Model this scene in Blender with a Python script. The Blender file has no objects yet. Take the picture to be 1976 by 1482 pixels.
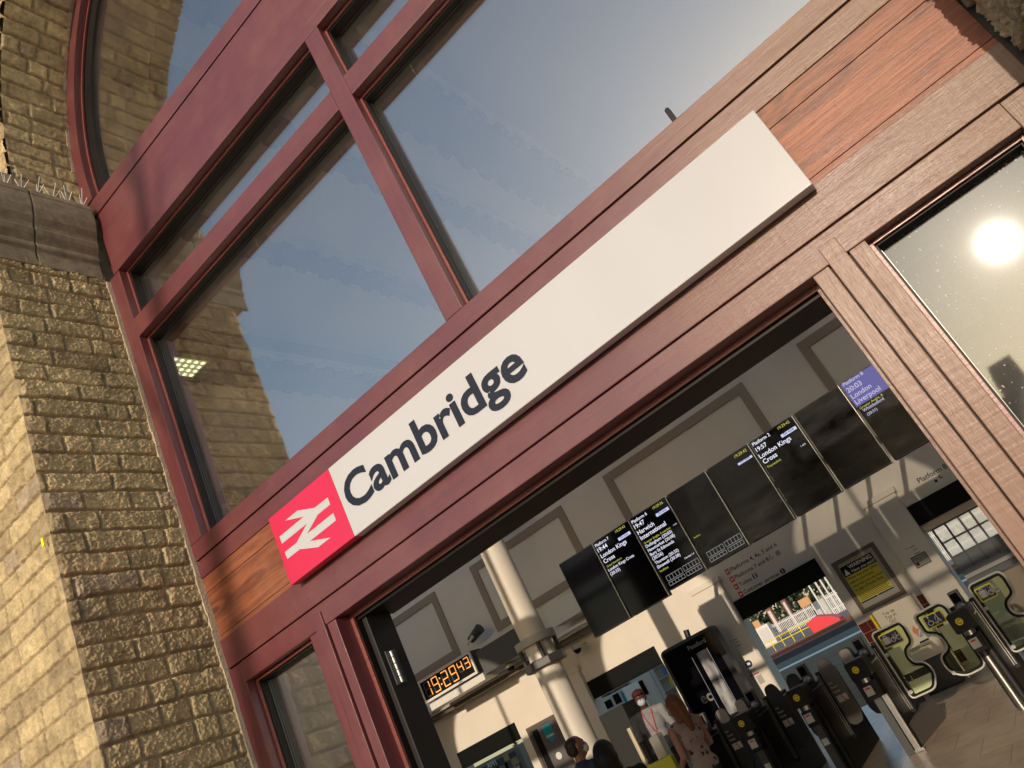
import bpy, bmesh, math, random
import numpy as np
from mathutils import Vector, Matrix
R = math.radians
scene = bpy.context.scene
COL = scene.collection

# ------------------------------------------------------------------ camera, world, sun, exposure
H = 1.8            # camera height above the paving
D = 1.9            # camera to the front of the timber screen
cam_data = bpy.data.cameras.new("camera")
cam_data.sensor_width = 36.0
cam_data.lens = 1525.39 / 1976 * 36.0
cam_data.clip_start = 0.05
cam_data.clip_end = 3000
cam = bpy.data.objects.new("camera", cam_data)
COL.objects.link(cam)
AX = Vector((0.7142868, 0.56698856, 0.41026618))
AY = Vector((0.55351982, -0.09895796, -0.82693599))
AZ = Vector((-0.42826414, 0.81775993, -0.38452377))
rot = Matrix((AX, AY, AZ))
cam.matrix_world = Matrix.Translation((0, -D, H)) @ rot.to_4x4()
scene.camera = cam

SUN = Vector((0.1138, -1.0, 0.2332)).normalized()      # towards the sun
elev = math.asin(SUN.z)
world = bpy.data.worlds.new("World")
scene.world = world
world.use_nodes = True
wn = world.node_tree.nodes
wl = world.node_tree.links
bg = wn["Background"]
sky = wn.new("ShaderNodeTexSky")
sky.sky_type = 'NISHITA'
sky.sun_disc = False
sky.sun_elevation = elev
sky.sun_rotation = math.atan2(SUN.x, SUN.y)
sky.air_density = 1.0
sky.dust_density = 1.15
sky.ozone_density = 1.2
wl.new(sky.outputs[0], bg.inputs[0])
bg.inputs[1].default_value = 0.15
sl = bpy.data.lights.new("sun", 'SUN')
sl.energy = 2.5
sl.angle = R(0.55)
sl.color = (1.0, 0.83, 0.64)
so = bpy.data.objects.new("sun", sl)
COL.objects.link(so)
so.rotation_euler = SUN.to_track_quat('Z', 'Y').to_euler()
so.location = (2, -20, 12)

scene.view_settings.view_transform = 'Standard'
scene.view_settings.look = 'None'
scene.view_settings.gamma = 1.0
scene.view_settings.exposure = 0.22
scene.render.engine = 'CYCLES'
scene.cycles.use_denoising = True
scene.cycles.max_bounces = 8
scene.cycles.diffuse_bounces = 4
scene.cycles.glossy_bounces = 4
scene.cycles.transparent_max_bounces = 16
scene.cycles.sample_clamp_indirect = 6.0
scene.cycles.sample_clamp_direct = 0.0

# ------------------------------------------------------------------ helpers
def W(u, w, d):
    """point seen u right, w up per metre of depth, at depth d in front of the camera plane"""
    return Vector((u * d, d - D, H + w * d))

k = D / 3.0        # the timber screen is laid out in units in which it stands 3 m away
def fx(x): return x * k
def fh(h): return H + h * k

def origin_of(o):
    v = Vector((0, 0, 0))
    while o is not None:
        v += o.location
        o = o.parent
    return v

def tag(o, label=None, cat=None, group=None, kind=None):
    if label: o["label"] = label
    if cat: o["category"] = cat
    if group: o["group"] = group
    if kind: o["kind"] = kind
    return o

def thing(name, label, cat, loc=(0, 0, 0), group=None):
    o = bpy.data.objects.new(name, None)
    o.empty_display_size = 0.1
    COL.objects.link(o)
    o.location = loc
    return tag(o, label, cat, group)

def link_mesh(name, me, mat, parent=None, base=True):
    o = bpy.data.objects.new(name, me)
    COL.objects.link(o)
    if mat is not None:
        for m in (mat if isinstance(mat, (list, tuple)) else [mat]):
            me.materials.append(m)
    if parent is not None:
        off = origin_of(parent)
        me.transform(Matrix.Translation(-off))
        o.parent = parent
    elif base and len(me.vertices):
        n = len(me.vertices)
        a = np.empty(n * 3); me.vertices.foreach_get('co', a); a = a.reshape(-1, 3)
        lo, hi = a.min(0), a.max(0)
        c = Vector(((lo[0] + hi[0]) / 2, (lo[1] + hi[1]) / 2, lo[2]))
        me.transform(Matrix.Translation(-c))
        o.location = c
    return o

class MB:
    def __init__(s):
        s.v = []; s.f = []; s.m = []
    def add(s, vs, fs, mi=0):
        n = len(s.v)
        s.v += [tuple(v) for v in vs]
        s.f += [tuple(i + n for i in f) for f in fs]
        s.m += [mi] * len(fs)
        return s
    def box(s, x0, x1, y0, y1, z0, z1, mi=0):
        x0, x1 = min(x0, x1), max(x0, x1); y0, y1 = min(y0, y1), max(y0, y1); z0, z1 = min(z0, z1), max(z0, z1)
        vs = [(x0, y0, z0), (x1, y0, z0), (x1, y1, z0), (x0, y1, z0), (x0, y0, z1), (x1, y0, z1), (x1, y1, z1), (x0, y1, z1)]
        return s.add(vs, [(0, 3, 2, 1), (4, 5, 6, 7), (0, 1, 5, 4), (1, 2, 6, 5), (2, 3, 7, 6), (3, 0, 4, 7)], mi)
    def prism(s, pts, y0, y1, mi=0):
        """pts: outline in x,z (any winding); extruded from y0 (front) to y1"""
        a = sum(pts[i][0] * pts[(i + 1) % len(pts)][1] - pts[(i + 1) % len(pts)][0] * pts[i][1] for i in range(len(pts)))
        if a < 0: pts = pts[::-1]
        n = len(pts)
        vs = [(x, y0, z) for x, z in pts] + [(x, y1, z) for x, z in pts]
        fs = [tuple(range(n)), tuple(range(2 * n - 1, n - 1, -1))]
        fs += [(i, i + n, (i + 1) % n + n, (i + 1) % n) for i in range(n)]
        return s.add(vs, fs, mi)
    def prism_z(s, pts, z0, z1, mi=0):
        a = sum(pts[i][0] * pts[(i + 1) % len(pts)][1] - pts[(i + 1) % len(pts)][0] * pts[i][1] for i in range(len(pts)))
        if a < 0: pts = pts[::-1]
        n = len(pts)
        vs = [(x, y, z0) for x, y in pts] + [(x, y, z1) for x, y in pts]
        fs = [tuple(range(n - 1, -1, -1)), tuple(range(n, 2 * n))]
        fs += [(i, (i + 1) % n, (i + 1) % n + n, i + n) for i in range(n)]
        return s.add(vs, fs, mi)
    def tube(s, pts, r, n=8, mi=0, closed=False):
        pts = [Vector(p) for p in pts]
        m = len(pts)
        rs = r if isinstance(r, (list, tuple)) else [r] * m
        base = len(s.v)
        prev = None
        for i, p in enumerate(pts):
            if closed: t = pts[(i + 1) % m] - pts[i - 1]
            else: t = pts[min(i + 1, m - 1)] - pts[max(i - 1, 0)]
            t.normalize()
            if prev is None:
                a = Vector((0, 0, 1)) if abs(t.z) < 0.9 else Vector((1, 0, 0))
                u = t.cross(a).normalized()
            else:
                u = (prev - t * prev.dot(t)).normalized()
            prev = u
            w = t.cross(u)
            for j in range(n):
                a = 2 * math.pi * j / n
                s.v.append(tuple(p + (u * math.cos(a) + w * math.sin(a)) * rs[i]))
        for i in range(m if closed else m - 1):
            for j in range(n):
                a = base + i * n + j; b = base + i * n + (j + 1) % n
                c = base + ((i + 1) % m) * n + (j + 1) % n; d = base + ((i + 1) % m) * n + j
                s.f.append((a, b, c, d)); s.m.append(mi)
        if not closed:
            s.f.append(tuple(base + j for j in range(n - 1, -1, -1))); s.m.append(mi)
            s.f.append(tuple(base + (m - 1) * n + j for j in range(n))); s.m.append(mi)
        return s
    def cyl(s, x, y, z0, z1, r, n=24, mi=0, r1=None):
        return s.tube([(x, y, z0), (x, y, z1)], [r, r if r1 is None else r1], n, mi)
    def lathe(s, x, y, prof, n=32, mi=0):
        """prof: (r, z) from bottom to top"""
        base = len(s.v)
        for r, z in prof:
            for j in range(n):
                a = 2 * math.pi * j / n
                s.v.append((x + r * math.cos(a), y + r * math.sin(a), z))
        for i in range(len(prof) - 1):
            for j in range(n):
                s.f.append((base + i * n + j, base + i * n + (j + 1) % n, base + (i + 1) * n + (j + 1) % n, base + (i + 1) * n + j)); s.m.append(mi)
        s.f.append(tuple(base + j for j in range(n - 1, -1, -1))); s.m.append(mi)
        s.f.append(tuple(base + (len(prof) - 1) * n + j for j in range(n))); s.m.append(mi)
        return s
    def build(s, name, mat, parent=None, bevel=0, smooth=False, seg=2):
        me = bpy.data.meshes.new(name)
        me.from_pydata(s.v, [], s.f)
        me.update()
        bm = bmesh.new(); bm.from_mesh(me)
        if bevel:
            bmesh.ops.bevel(bm, geom=[e for e in bm.edges if e.is_manifold and e.calc_face_angle(0) > 0.5], offset=bevel,
                            segments=seg, affect='EDGES', profile=0.6)
        bmesh.ops.recalc_face_normals(bm, faces=bm.faces)
        bm.to_mesh(me); bm.free()
        if not bevel:
            for p, m in zip(me.polygons, s.m): p.material_index = m
        if smooth:
            for p in me.polygons: p.use_smooth = True
            me.set_sharp_from_angle(angle=R(35))
        return link_mesh(name, me, mat, parent)

def rounded(pts, r, n=5):
    """round the corners of an x,z outline; r one radius or one per corner"""
    out = []
    m = len(pts)
    for i in range(m):
        p0, p1, p2 = Vector(pts[i - 1]), Vector(pts[i]), Vector(pts[(i + 1) % m])
        a = (p0 - p1); b = (p2 - p1)
        rr = r[i] if isinstance(r, (list, tuple)) else r
        rr = min(rr, a.length * 0.49, b.length * 0.49)
        a.normalize(); b.normalize()
        s, e = p1 + a * rr, p1 + b * rr
        for j in range(n + 1):
            t = j / n
            q = s * (1 - t) ** 2 + p1 * 2 * t * (1 - t) + e * t ** 2
            out.append((q.x, q.y))
    return out

_txt = {}
def text_geo(txt, bold=0.0, align='LEFT', spacing=1.0, line=1.0):
    key = (txt, bold, align, spacing, line)
    if key in _txt: return _txt[key]
    cu = bpy.data.curves.new("lettering", 'FONT')
    cu.body = txt; cu.size = 1.0; cu.offset = bold; cu.align_x = align
    cu.space_character = spacing; cu.space_line = line
    cu.resolution_u = 4
    o = bpy.data.objects.new("lettering", cu)
    COL.objects.link(o)
    dg = bpy.context.evaluated_depsgraph_get()
    me = bpy.data.meshes.new_from_object(o.evaluated_get(dg))
    vs = [(v.co.x, v.co.y) for v in me.vertices]
    fs = [tuple(p.vertices) for p in me.polygons]
    bpy.data.objects.remove(o); bpy.data.curves.remove(cu); bpy.data.meshes.remove(me)
    _txt[key] = (vs, fs)
    return vs, fs

def put_text(mb, txt, x, z, y, size, bold=0.0, mi=0, align='LEFT', sx=1.0, line=1.0, fit=None):
    """flat lettering facing -y; fit=(x0,x1,z0,z1) stretches its bounding box"""
    vs, fs = text_geo(txt, bold, align, 1.0, line)
    if not vs: return
    if fit:
        xs = [v[0] for v in vs]; zs = [v[1] for v in vs]
        a0, a1, b0, b1 = min(xs), max(xs), min(zs), max(zs)
        P = [(fit[0] + (v[0] - a0) / (a1 - a0) * (fit[1] - fit[0]), y, fit[2] + (v[1] - b0) / (b1 - b0) * (fit[3] - fit[2])) for v in vs]
    else:
        P = [(x + v[0] * size * sx, y, z + v[1] * size) for v in vs]
    mb.add(P, fs, mi)

# ------------------------------------------------------------------ materials
def mat(name, base=(0.5, 0.5, 0.5), rough=0.5, metal=0.0, noise=0.0, nscale=20.0, bump=0.0, bscale=60.0, coat=0.0,
        emit=None, estr=1.0, stretch=(1, 1, 1), spec=0.5, dirt=0.0, rvar=0.0):
    m = bpy.data.materials.new(name)
    m.use_nodes = True
    nt = m.node_tree; N = nt.nodes; L = nt.links
    b = N["Principled BSDF"]
    b.inputs["Base Color"].default_value = (*base, 1)
    b.inputs["Roughness"].default_value = rough
    b.inputs["Metallic"].default_value = metal
    b.inputs["Specular IOR Level"].default_value = spec
    if coat:
        b.inputs["Coat Weight"].default_value = coat
        b.inputs["Coat Roughness"].default_value = 0.15
    if emit:
        b.inputs["Emission Color"].default_value = (*emit, 1)
        b.inputs["Emission Strength"].default_value = estr
    if noise or bump or dirt or rvar:
        tc = N.new("ShaderNodeNewGeometry")
        mp = N.new("ShaderNodeMapping"); mp.inputs["Scale"].default_value = stretch
        L.new(tc.outputs["Position"], mp.inputs[0])
    if noise or dirt or rvar:
        n1 = N.new("ShaderNodeTexNoise"); n1.inputs["Scale"].default_value = nscale; n1.inputs["Detail"].default_value = 6
        n1.inputs["Roughness"].default_value = 0.6
        L.new(mp.outputs[0], n1.inputs["Vector"])
        cr = N.new("ShaderNodeMapRange")
        cr.inputs["From Min"].default_value = 0.3; cr.inputs["From Max"].default_value = 0.7
        cr.inputs["To Min"].default_value = 1 - noise; cr.inputs["To Max"].default_value = 1 + noise
        L.new(n1.outputs[0], cr.inputs[0])
        mx = N.new("ShaderNodeVectorMath"); mx.operation = 'SCALE'
        mx.inputs[0].default_value = base
        L.new(cr.outputs[0], mx.inputs["Scale"])
        L.new(mx.outputs[0], b.inputs["Base Color"])
        if rvar:
            rr = N.new("ShaderNodeMapRange")
            rr.inputs["From Min"].default_value = 0.3; rr.inputs["From Max"].default_value = 0.7
            rr.inputs["To Min"].default_value = max(0.02, rough - rvar); rr.inputs["To Max"].default_value = rough + rvar
            L.new(n1.outputs[0], rr.inputs[0]); L.new(rr.outputs[0], b.inputs["Roughness"])
    if bump:
        n2 = N.new("ShaderNodeTexNoise"); n2.inputs["Scale"].default_value = bscale; n2.inputs["Detail"].default_value = 8
        L.new(mp.outputs[0], n2.inputs["Vector"])
        bp = N.new("ShaderNodeBump"); bp.inputs["Strength"].default_value = bump; bp.inputs["Distance"].default_value = 0.01
        L.new(n2.outputs[0], bp.inputs["Height"]); L.new(bp.outputs[0], b.inputs["Normal"])
    return m

def wood_mat(name, vertical=False, base=(0.145, 0.027, 0.033), dark=(0.078, 0.016, 0.022), pale=(0.30, 0.13, 0.09), rough=0.5, coat=0.6,
             weather=0.25, grain=0.5, bumps=0.35, worn=None, knots=False):
    m = bpy.data.materials.new(name); m.use_nodes = True
    nt = m.node_tree; N = nt.nodes; L = nt.links
    b = N["Principled BSDF"]
    g = N.new("ShaderNodeNewGeometry")
    mp = N.new("ShaderNodeMapping")
    mp.inputs["Scale"].default_value = (40, 40, 2.2) if vertical else (2.2, 40, 40)
    L.new(g.outputs["Position"], mp.inputs[0])
    # long grain, warped
    n1 = N.new("ShaderNodeTexNoise"); n1.inputs["Scale"].default_value = 1.6; n1.inputs["Detail"].default_value = 9
    n1.inputs["Roughness"].default_value = 0.68; n1.inputs["Distortion"].default_value = 0.7
    L.new(mp.outputs[0], n1.inputs["Vector"])
    mp2 = N.new("ShaderNodeMapping")
    mp2.inputs["Scale"].default_value = (14, 14, 1.0) if vertical else (1.0, 14, 14)
    L.new(g.outputs["Position"], mp2.inputs[0])
    n2 = N.new("ShaderNodeTexNoise"); n2.inputs["Scale"].default_value = 1.1; n2.inputs["Detail"].default_value = 5; n2.inputs["Distortion"].default_value = 1.6
    L.new(mp2.outputs[0], n2.inputs["Vector"])
    # fine pores
    mp3 = N.new("ShaderNodeMapping")
    mp3.inputs["Scale"].default_value = (420, 420, 26) if vertical else (26, 420, 420)
    L.new(g.outputs["Position"], mp3.inputs[0])
    n3 = N.new("ShaderNodeTexNoise"); n3.inputs["Scale"].default_value = 1.0; n3.inputs["Detail"].default_value = 3
    L.new(mp3.outputs[0], n3.inputs["Vector"])
    # weathering, broad and blotchy
    n4 = N.new("ShaderNodeTexNoise"); n4.inputs["Scale"].default_value = 3.0; n4.inputs["Detail"].default_value = 8; n4.inputs["Roughness"].default_value = 0.7
    L.new(g.outputs["Position"], n4.inputs["Vector"])
    r1 = N.new("ShaderNodeMapRange"); r1.inputs["From Min"].default_value = 0.35; r1.inputs["From Max"].default_value = 0.68
    L.new(n1.outputs[0], r1.inputs[0])
    mulg = N.new("ShaderNodeMath"); mulg.operation = 'MULTIPLY'; mulg.inputs[1].default_value = grain
    L.new(r1.outputs[0], mulg.inputs[0])
    m1 = N.new("ShaderNodeMix"); m1.data_type = 'RGBA'
    m1.inputs["A"].default_value = (*base, 1); m1.inputs["B"].default_value = (*dark, 1)
    L.new(mulg.outputs[0], m1.inputs["Factor"])
    r2 = N.new("ShaderNodeMapRange"); r2.inputs["From Min"].default_value = 0.45; r2.inputs["From Max"].default_value = 0.7
    r2.inputs["To Max"].default_value = weather
    L.new(n4.outputs[0], r2.inputs[0])
    m2 = N.new("ShaderNodeMix"); m2.data_type = 'RGBA'; m2.inputs["B"].default_value = (*pale, 1)
    L.new(m1.outputs["Result"], m2.inputs["A"]); L.new(r2.outputs[0], m2.inputs["Factor"])
    r3 = N.new("ShaderNodeMapRange"); r3.inputs["From Min"].default_value = 0.42; r3.inputs["From Max"].default_value = 0.75
    r3.inputs["To Max"].default_value = 0.5 * grain
    L.new(n2.outputs[0], r3.inputs[0])
    m3 = N.new("ShaderNodeMix"); m3.data_type = 'RGBA'; m3.inputs["B"].default_value = (dark[0] * 0.8, dark[1] * 0.8, dark[2] * 0.8, 1)
    L.new(m2.outputs["Result"], m3.inputs["A"]); L.new(r3.outputs[0], m3.inputs["Factor"])
    last = m3.outputs["Result"]
    if knots:
        mk = N.new("ShaderNodeMapping"); mk.inputs["Scale"].default_value = (2.2, 1, 7.0)
        L.new(g.outputs["Position"], mk.inputs[0])
        vk = N.new("ShaderNodeTexVoronoi"); vk.inputs["Scale"].default_value = 1.15
        nd = N.new("ShaderNodeTexNoise"); nd.inputs["Scale"].default_value = 6.0
        L.new(g.outputs["Position"], nd.inputs["Vector"])
        mvd = N.new("ShaderNodeVectorMath"); mvd.operation = 'MULTIPLY_ADD'; mvd.inputs[1].default_value = (.25, .25, .25)
        L.new(nd.outputs["Color"], mvd.inputs[0]); L.new(mk.outputs[0], mvd.inputs[2]); L.new(mvd.outputs[0], vk.inputs["Vector"])
        sn = N.new("ShaderNodeMath"); sn.operation = 'MULTIPLY'; sn.inputs[1].default_value = 34
        L.new(vk.outputs["Distance"], sn.inputs[0])
        si = N.new("ShaderNodeMath"); si.operation = 'SINE'; L.new(sn.outputs[0], si.inputs[0])
        fo = N.new("ShaderNodeMapRange"); fo.inputs["From Min"].default_value = .0; fo.inputs["From Max"].default_value = .42; fo.inputs["To Min"].default_value = 1.0; fo.inputs["To Max"].default_value = 0
        L.new(vk.outputs["Distance"], fo.inputs[0])
        sr = N.new("ShaderNodeMapRange"); sr.inputs["From Min"].default_value = -1; L.new(si.outputs[0], sr.inputs[0])
        mf = N.new("ShaderNodeMath"); mf.operation = 'MULTIPLY'; L.new(fo.outputs[0], mf.inputs[0]); L.new(sr.outputs[0], mf.inputs[1])
        m4 = N.new("ShaderNodeMix"); m4.data_type = 'RGBA'; m4.inputs["B"].default_value = (dark[0] * .7, dark[1] * .7, dark[2] * .7, 1)
        L.new(last, m4.inputs["A"]); L.new(mf.outputs[0], m4.inputs["Factor"]); last = m4.outputs["Result"]
    wf = None
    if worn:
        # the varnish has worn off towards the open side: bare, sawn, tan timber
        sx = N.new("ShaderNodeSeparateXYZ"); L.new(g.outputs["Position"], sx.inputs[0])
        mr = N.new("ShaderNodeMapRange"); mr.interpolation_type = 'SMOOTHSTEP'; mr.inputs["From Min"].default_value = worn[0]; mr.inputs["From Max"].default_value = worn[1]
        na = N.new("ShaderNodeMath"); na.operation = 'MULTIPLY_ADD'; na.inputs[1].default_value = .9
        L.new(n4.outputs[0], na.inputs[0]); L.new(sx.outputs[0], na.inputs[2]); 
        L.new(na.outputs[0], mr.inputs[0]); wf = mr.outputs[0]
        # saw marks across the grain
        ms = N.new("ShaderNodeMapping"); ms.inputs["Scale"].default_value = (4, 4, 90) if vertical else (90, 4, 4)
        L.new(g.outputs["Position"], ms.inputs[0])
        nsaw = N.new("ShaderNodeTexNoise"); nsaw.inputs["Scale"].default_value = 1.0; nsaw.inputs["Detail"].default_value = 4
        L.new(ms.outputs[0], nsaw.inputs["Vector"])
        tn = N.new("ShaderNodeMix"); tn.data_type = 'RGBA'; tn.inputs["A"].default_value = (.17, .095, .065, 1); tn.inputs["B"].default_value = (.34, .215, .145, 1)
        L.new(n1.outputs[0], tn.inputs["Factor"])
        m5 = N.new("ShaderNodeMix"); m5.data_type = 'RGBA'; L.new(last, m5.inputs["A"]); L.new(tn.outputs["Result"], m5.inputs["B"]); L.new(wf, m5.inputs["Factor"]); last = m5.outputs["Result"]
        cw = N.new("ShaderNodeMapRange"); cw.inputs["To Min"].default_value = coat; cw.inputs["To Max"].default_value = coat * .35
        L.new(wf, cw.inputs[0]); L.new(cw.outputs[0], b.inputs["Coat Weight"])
    # fixings, chips and dirt specks
    vs_ = N.new("ShaderNodeTexVoronoi"); vs_.inputs["Scale"].default_value = 26; L.new(g.outputs["Position"], vs_.inputs["Vector"])
    sc_2 = N.new("ShaderNodeSeparateColor"); L.new(vs_.outputs["Color"], sc_2.inputs[0])
    rd = N.new("ShaderNodeMapRange"); rd.inputs["From Min"].default_value = .72; rd.inputs["To Min"].default_value = -.02; rd.inputs["To Max"].default_value = .11
    L.new(sc_2.outputs[0], rd.inputs[0])
    ls_ = N.new("ShaderNodeMath"); ls_.operation = 'LESS_THAN'; L.new(vs_.outputs["Distance"], ls_.inputs[0]); L.new(rd.outputs[0], ls_.inputs[1])
    lm = N.new("ShaderNodeMath"); lm.operation = 'MULTIPLY'; lm.inputs[1].default_value = .55; L.new(ls_.outputs[0], lm.inputs[0])
    m6 = N.new("ShaderNodeMix"); m6.data_type = 'RGBA'; m6.inputs["B"].default_value = (dark[0] * .45, dark[1] * .45, dark[2] * .45, 1)
    L.new(last, m6.inputs["A"]); L.new(lm.outputs[0], m6.inputs["Factor"]); last = m6.outputs["Result"]
    L.new(last, b.inputs["Base Color"])
    rr = N.new("ShaderNodeMapRange"); rr.inputs["To Min"].default_value = rough - 0.12; rr.inputs["To Max"].default_value = rough + 0.15
    L.new(n4.outputs[0], rr.inputs[0]); L.new(rr.outputs[0], b.inputs["Roughness"])
    b.inputs["Coat Weight"].default_value = coat
    b.inputs["Coat Roughness"].default_value = 0.26; b.inputs["Coat IOR"].default_value = 1.6
    add = N.new("ShaderNodeMath"); add.operation = 'ADD'
    s3 = N.new("ShaderNodeMath"); s3.operation = 'MULTIPLY'; s3.inputs[1].default_value = 0.6
    L.new(n3.outputs[0], s3.inputs[0])
    L.new(n1.outputs[0], add.inputs[0]); L.new(s3.outputs[0], add.inputs[1])
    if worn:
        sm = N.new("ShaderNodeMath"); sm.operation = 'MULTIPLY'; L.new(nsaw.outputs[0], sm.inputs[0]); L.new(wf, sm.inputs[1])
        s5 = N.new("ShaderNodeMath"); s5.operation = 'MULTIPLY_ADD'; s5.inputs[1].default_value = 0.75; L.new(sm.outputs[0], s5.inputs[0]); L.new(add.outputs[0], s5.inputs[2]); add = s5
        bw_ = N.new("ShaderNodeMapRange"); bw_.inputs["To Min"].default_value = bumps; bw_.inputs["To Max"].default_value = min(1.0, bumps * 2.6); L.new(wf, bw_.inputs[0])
    bp = N.new("ShaderNodeBump"); bp.inputs["Strength"].default_value = bumps; bp.inputs["Distance"].default_value = 0.0016
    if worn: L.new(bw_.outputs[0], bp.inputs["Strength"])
    L.new(add.outputs[0], bp.inputs["Height"]); L.new(bp.outputs[0], b.inputs["Normal"]); L.new(bp.outputs[0], b.inputs["Coat Normal"])
    return m

def glass_mat(name, f0=0.40, tint=(0.97, 0.98, 0.97), rough=0.012, dust_haze=0.0, glow=0.0, spots=.34, gcol=(1, 1, 1)):
    m = bpy.data.materials.new(name); m.use_nodes = True
    nt = m.node_tree; N = nt.nodes; L = nt.links
    N.remove(N["Principled BSDF"])
    out = N["Material Output"]
    tr = N.new("ShaderNodeBsdfTransparent"); tr.inputs[0].default_value = (*tint, 1)
    gl = N.new("ShaderNodeBsdfGlossy"); gl.inputs["Roughness"].default_value = rough; gl.inputs[0].default_value = (*gcol, 1)
    lw = N.new("ShaderNodeLayerWeight"); lw.inputs[0].default_value = 0.5
    pw = N.new("ShaderNodeMath"); pw.operation = 'POWER'; pw.inputs[1].default_value = 4.0
    L.new(lw.outputs["Facing"], pw.inputs[0])
    fr = N.new("ShaderNodeMapRange"); fr.inputs["To Min"].default_value = f0; fr.inputs["To Max"].default_value = 1.0
    L.new(pw.outputs[0], fr.inputs[0])
    mx = N.new("ShaderNodeMixShader")
    L.new(fr.outputs[0], mx.inputs[0]); L.new(tr.outputs[0], mx.inputs[1]); L.new(gl.outputs[0], mx.inputs[2])
    last = mx
    g = N.new("ShaderNodeNewGeometry")
    if glow:
        g2 = N.new("ShaderNodeBsdfGlossy"); g2.inputs["Roughness"].default_value = 0.22
        mg = N.new("ShaderNodeMixShader"); mg.inputs[0].default_value = glow
        L.new(last.outputs[0], mg.inputs[1]); L.new(g2.outputs[0], mg.inputs[2]); last = mg
    if dust_haze:
        df = N.new("ShaderNodeBsdfDiffuse"); df.inputs[0].default_value = (0.75, 0.72, 0.66, 1)
        v = N.new("ShaderNodeTexVoronoi"); v.inputs["Scale"].default_value = 110; v.feature = 'F1'; v.inputs["Randomness"].default_value = 1
        L.new(g.outputs["Position"], v.inputs["Vector"])
        sc = N.new("ShaderNodeSeparateColor"); L.new(v.outputs["Color"], sc.inputs[0])
        # spot radius varies with the cell
        rad = N.new("ShaderNodeMapRange"); rad.inputs["From Min"].default_value = 0.35 if dust_haze > .5 else 0.965; rad.inputs["To Min"].default_value = -0.05; rad.inputs["To Max"].default_value = 0.26
        L.new(sc.outputs[0], rad.inputs[0])
        lt = N.new("ShaderNodeMath"); lt.operation = 'LESS_THAN'
        L.new(v.outputs["Distance"], lt.inputs[0]); L.new(rad.outputs[0], lt.inputs[1])
        # layer of dust, on the big panes laid in as pale haze
        nf = N.new("ShaderNodeTexNoise"); nf.inputs["Scale"].default_value = 2.2; nf.inputs["Detail"].default_value = 10; nf.inputs["Roughness"].default_value = 0.7
        L.new(g.outputs["Position"], nf.inputs["Vector"])
        rf = N.new("ShaderNodeMapRange"); rf.inputs["From Min"].default_value = 0.35; rf.inputs["From Max"].default_value = 0.75
        rf.inputs["To Min"].default_value = 0.03 * dust_haze; rf.inputs["To Max"].default_value = 0.12 * dust_haze
        L.new(nf.outputs[0], rf.inputs[0])
        # long fine scratches
        mp = N.new("ShaderNodeMapping"); mp.inputs["Rotation"].default_value = (0, 0.9, 0); mp.inputs["Scale"].default_value = (300, 1, 3)
        L.new(g.outputs["Position"], mp.inputs[0])
        ns = N.new("ShaderNodeTexNoise"); ns.inputs["Scale"].default_value = 1.0; ns.inputs["Detail"].default_value = 1
        L.new(mp.outputs[0], ns.inputs["Vector"])
        gs = N.new("ShaderNodeMath"); gs.operation = 'GREATER_THAN'; gs.inputs[1].default_value = 0.79
        L.new(ns.outputs[0], gs.inputs[0])
        a1 = N.new("ShaderNodeMath"); a1.operation = 'MAXIMUM'; L.new(lt.outputs[0], a1.inputs[0]); L.new(gs.outputs[0], a1.inputs[1])
        a2 = N.new("ShaderNodeMath"); a2.operation = 'MULTIPLY'; a2.inputs[1].default_value = spots; L.new(a1.outputs[0], a2.inputs[0])
        a3 = N.new("ShaderNodeMath"); a3.operation = 'ADD'; a3.use_clamp = True; L.new(a2.outputs[0], a3.inputs[0]); L.new(rf.outputs[0], a3.inputs[1])
        md = N.new("ShaderNodeMixShader")
        L.new(a3.outputs[0], md.inputs[0]); L.new(last.outputs[0], md.inputs[1]); L.new(df.outputs[0], md.inputs[2]); last = md
    L.new(last.outputs[0], out.inputs[0])
    return m

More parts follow.
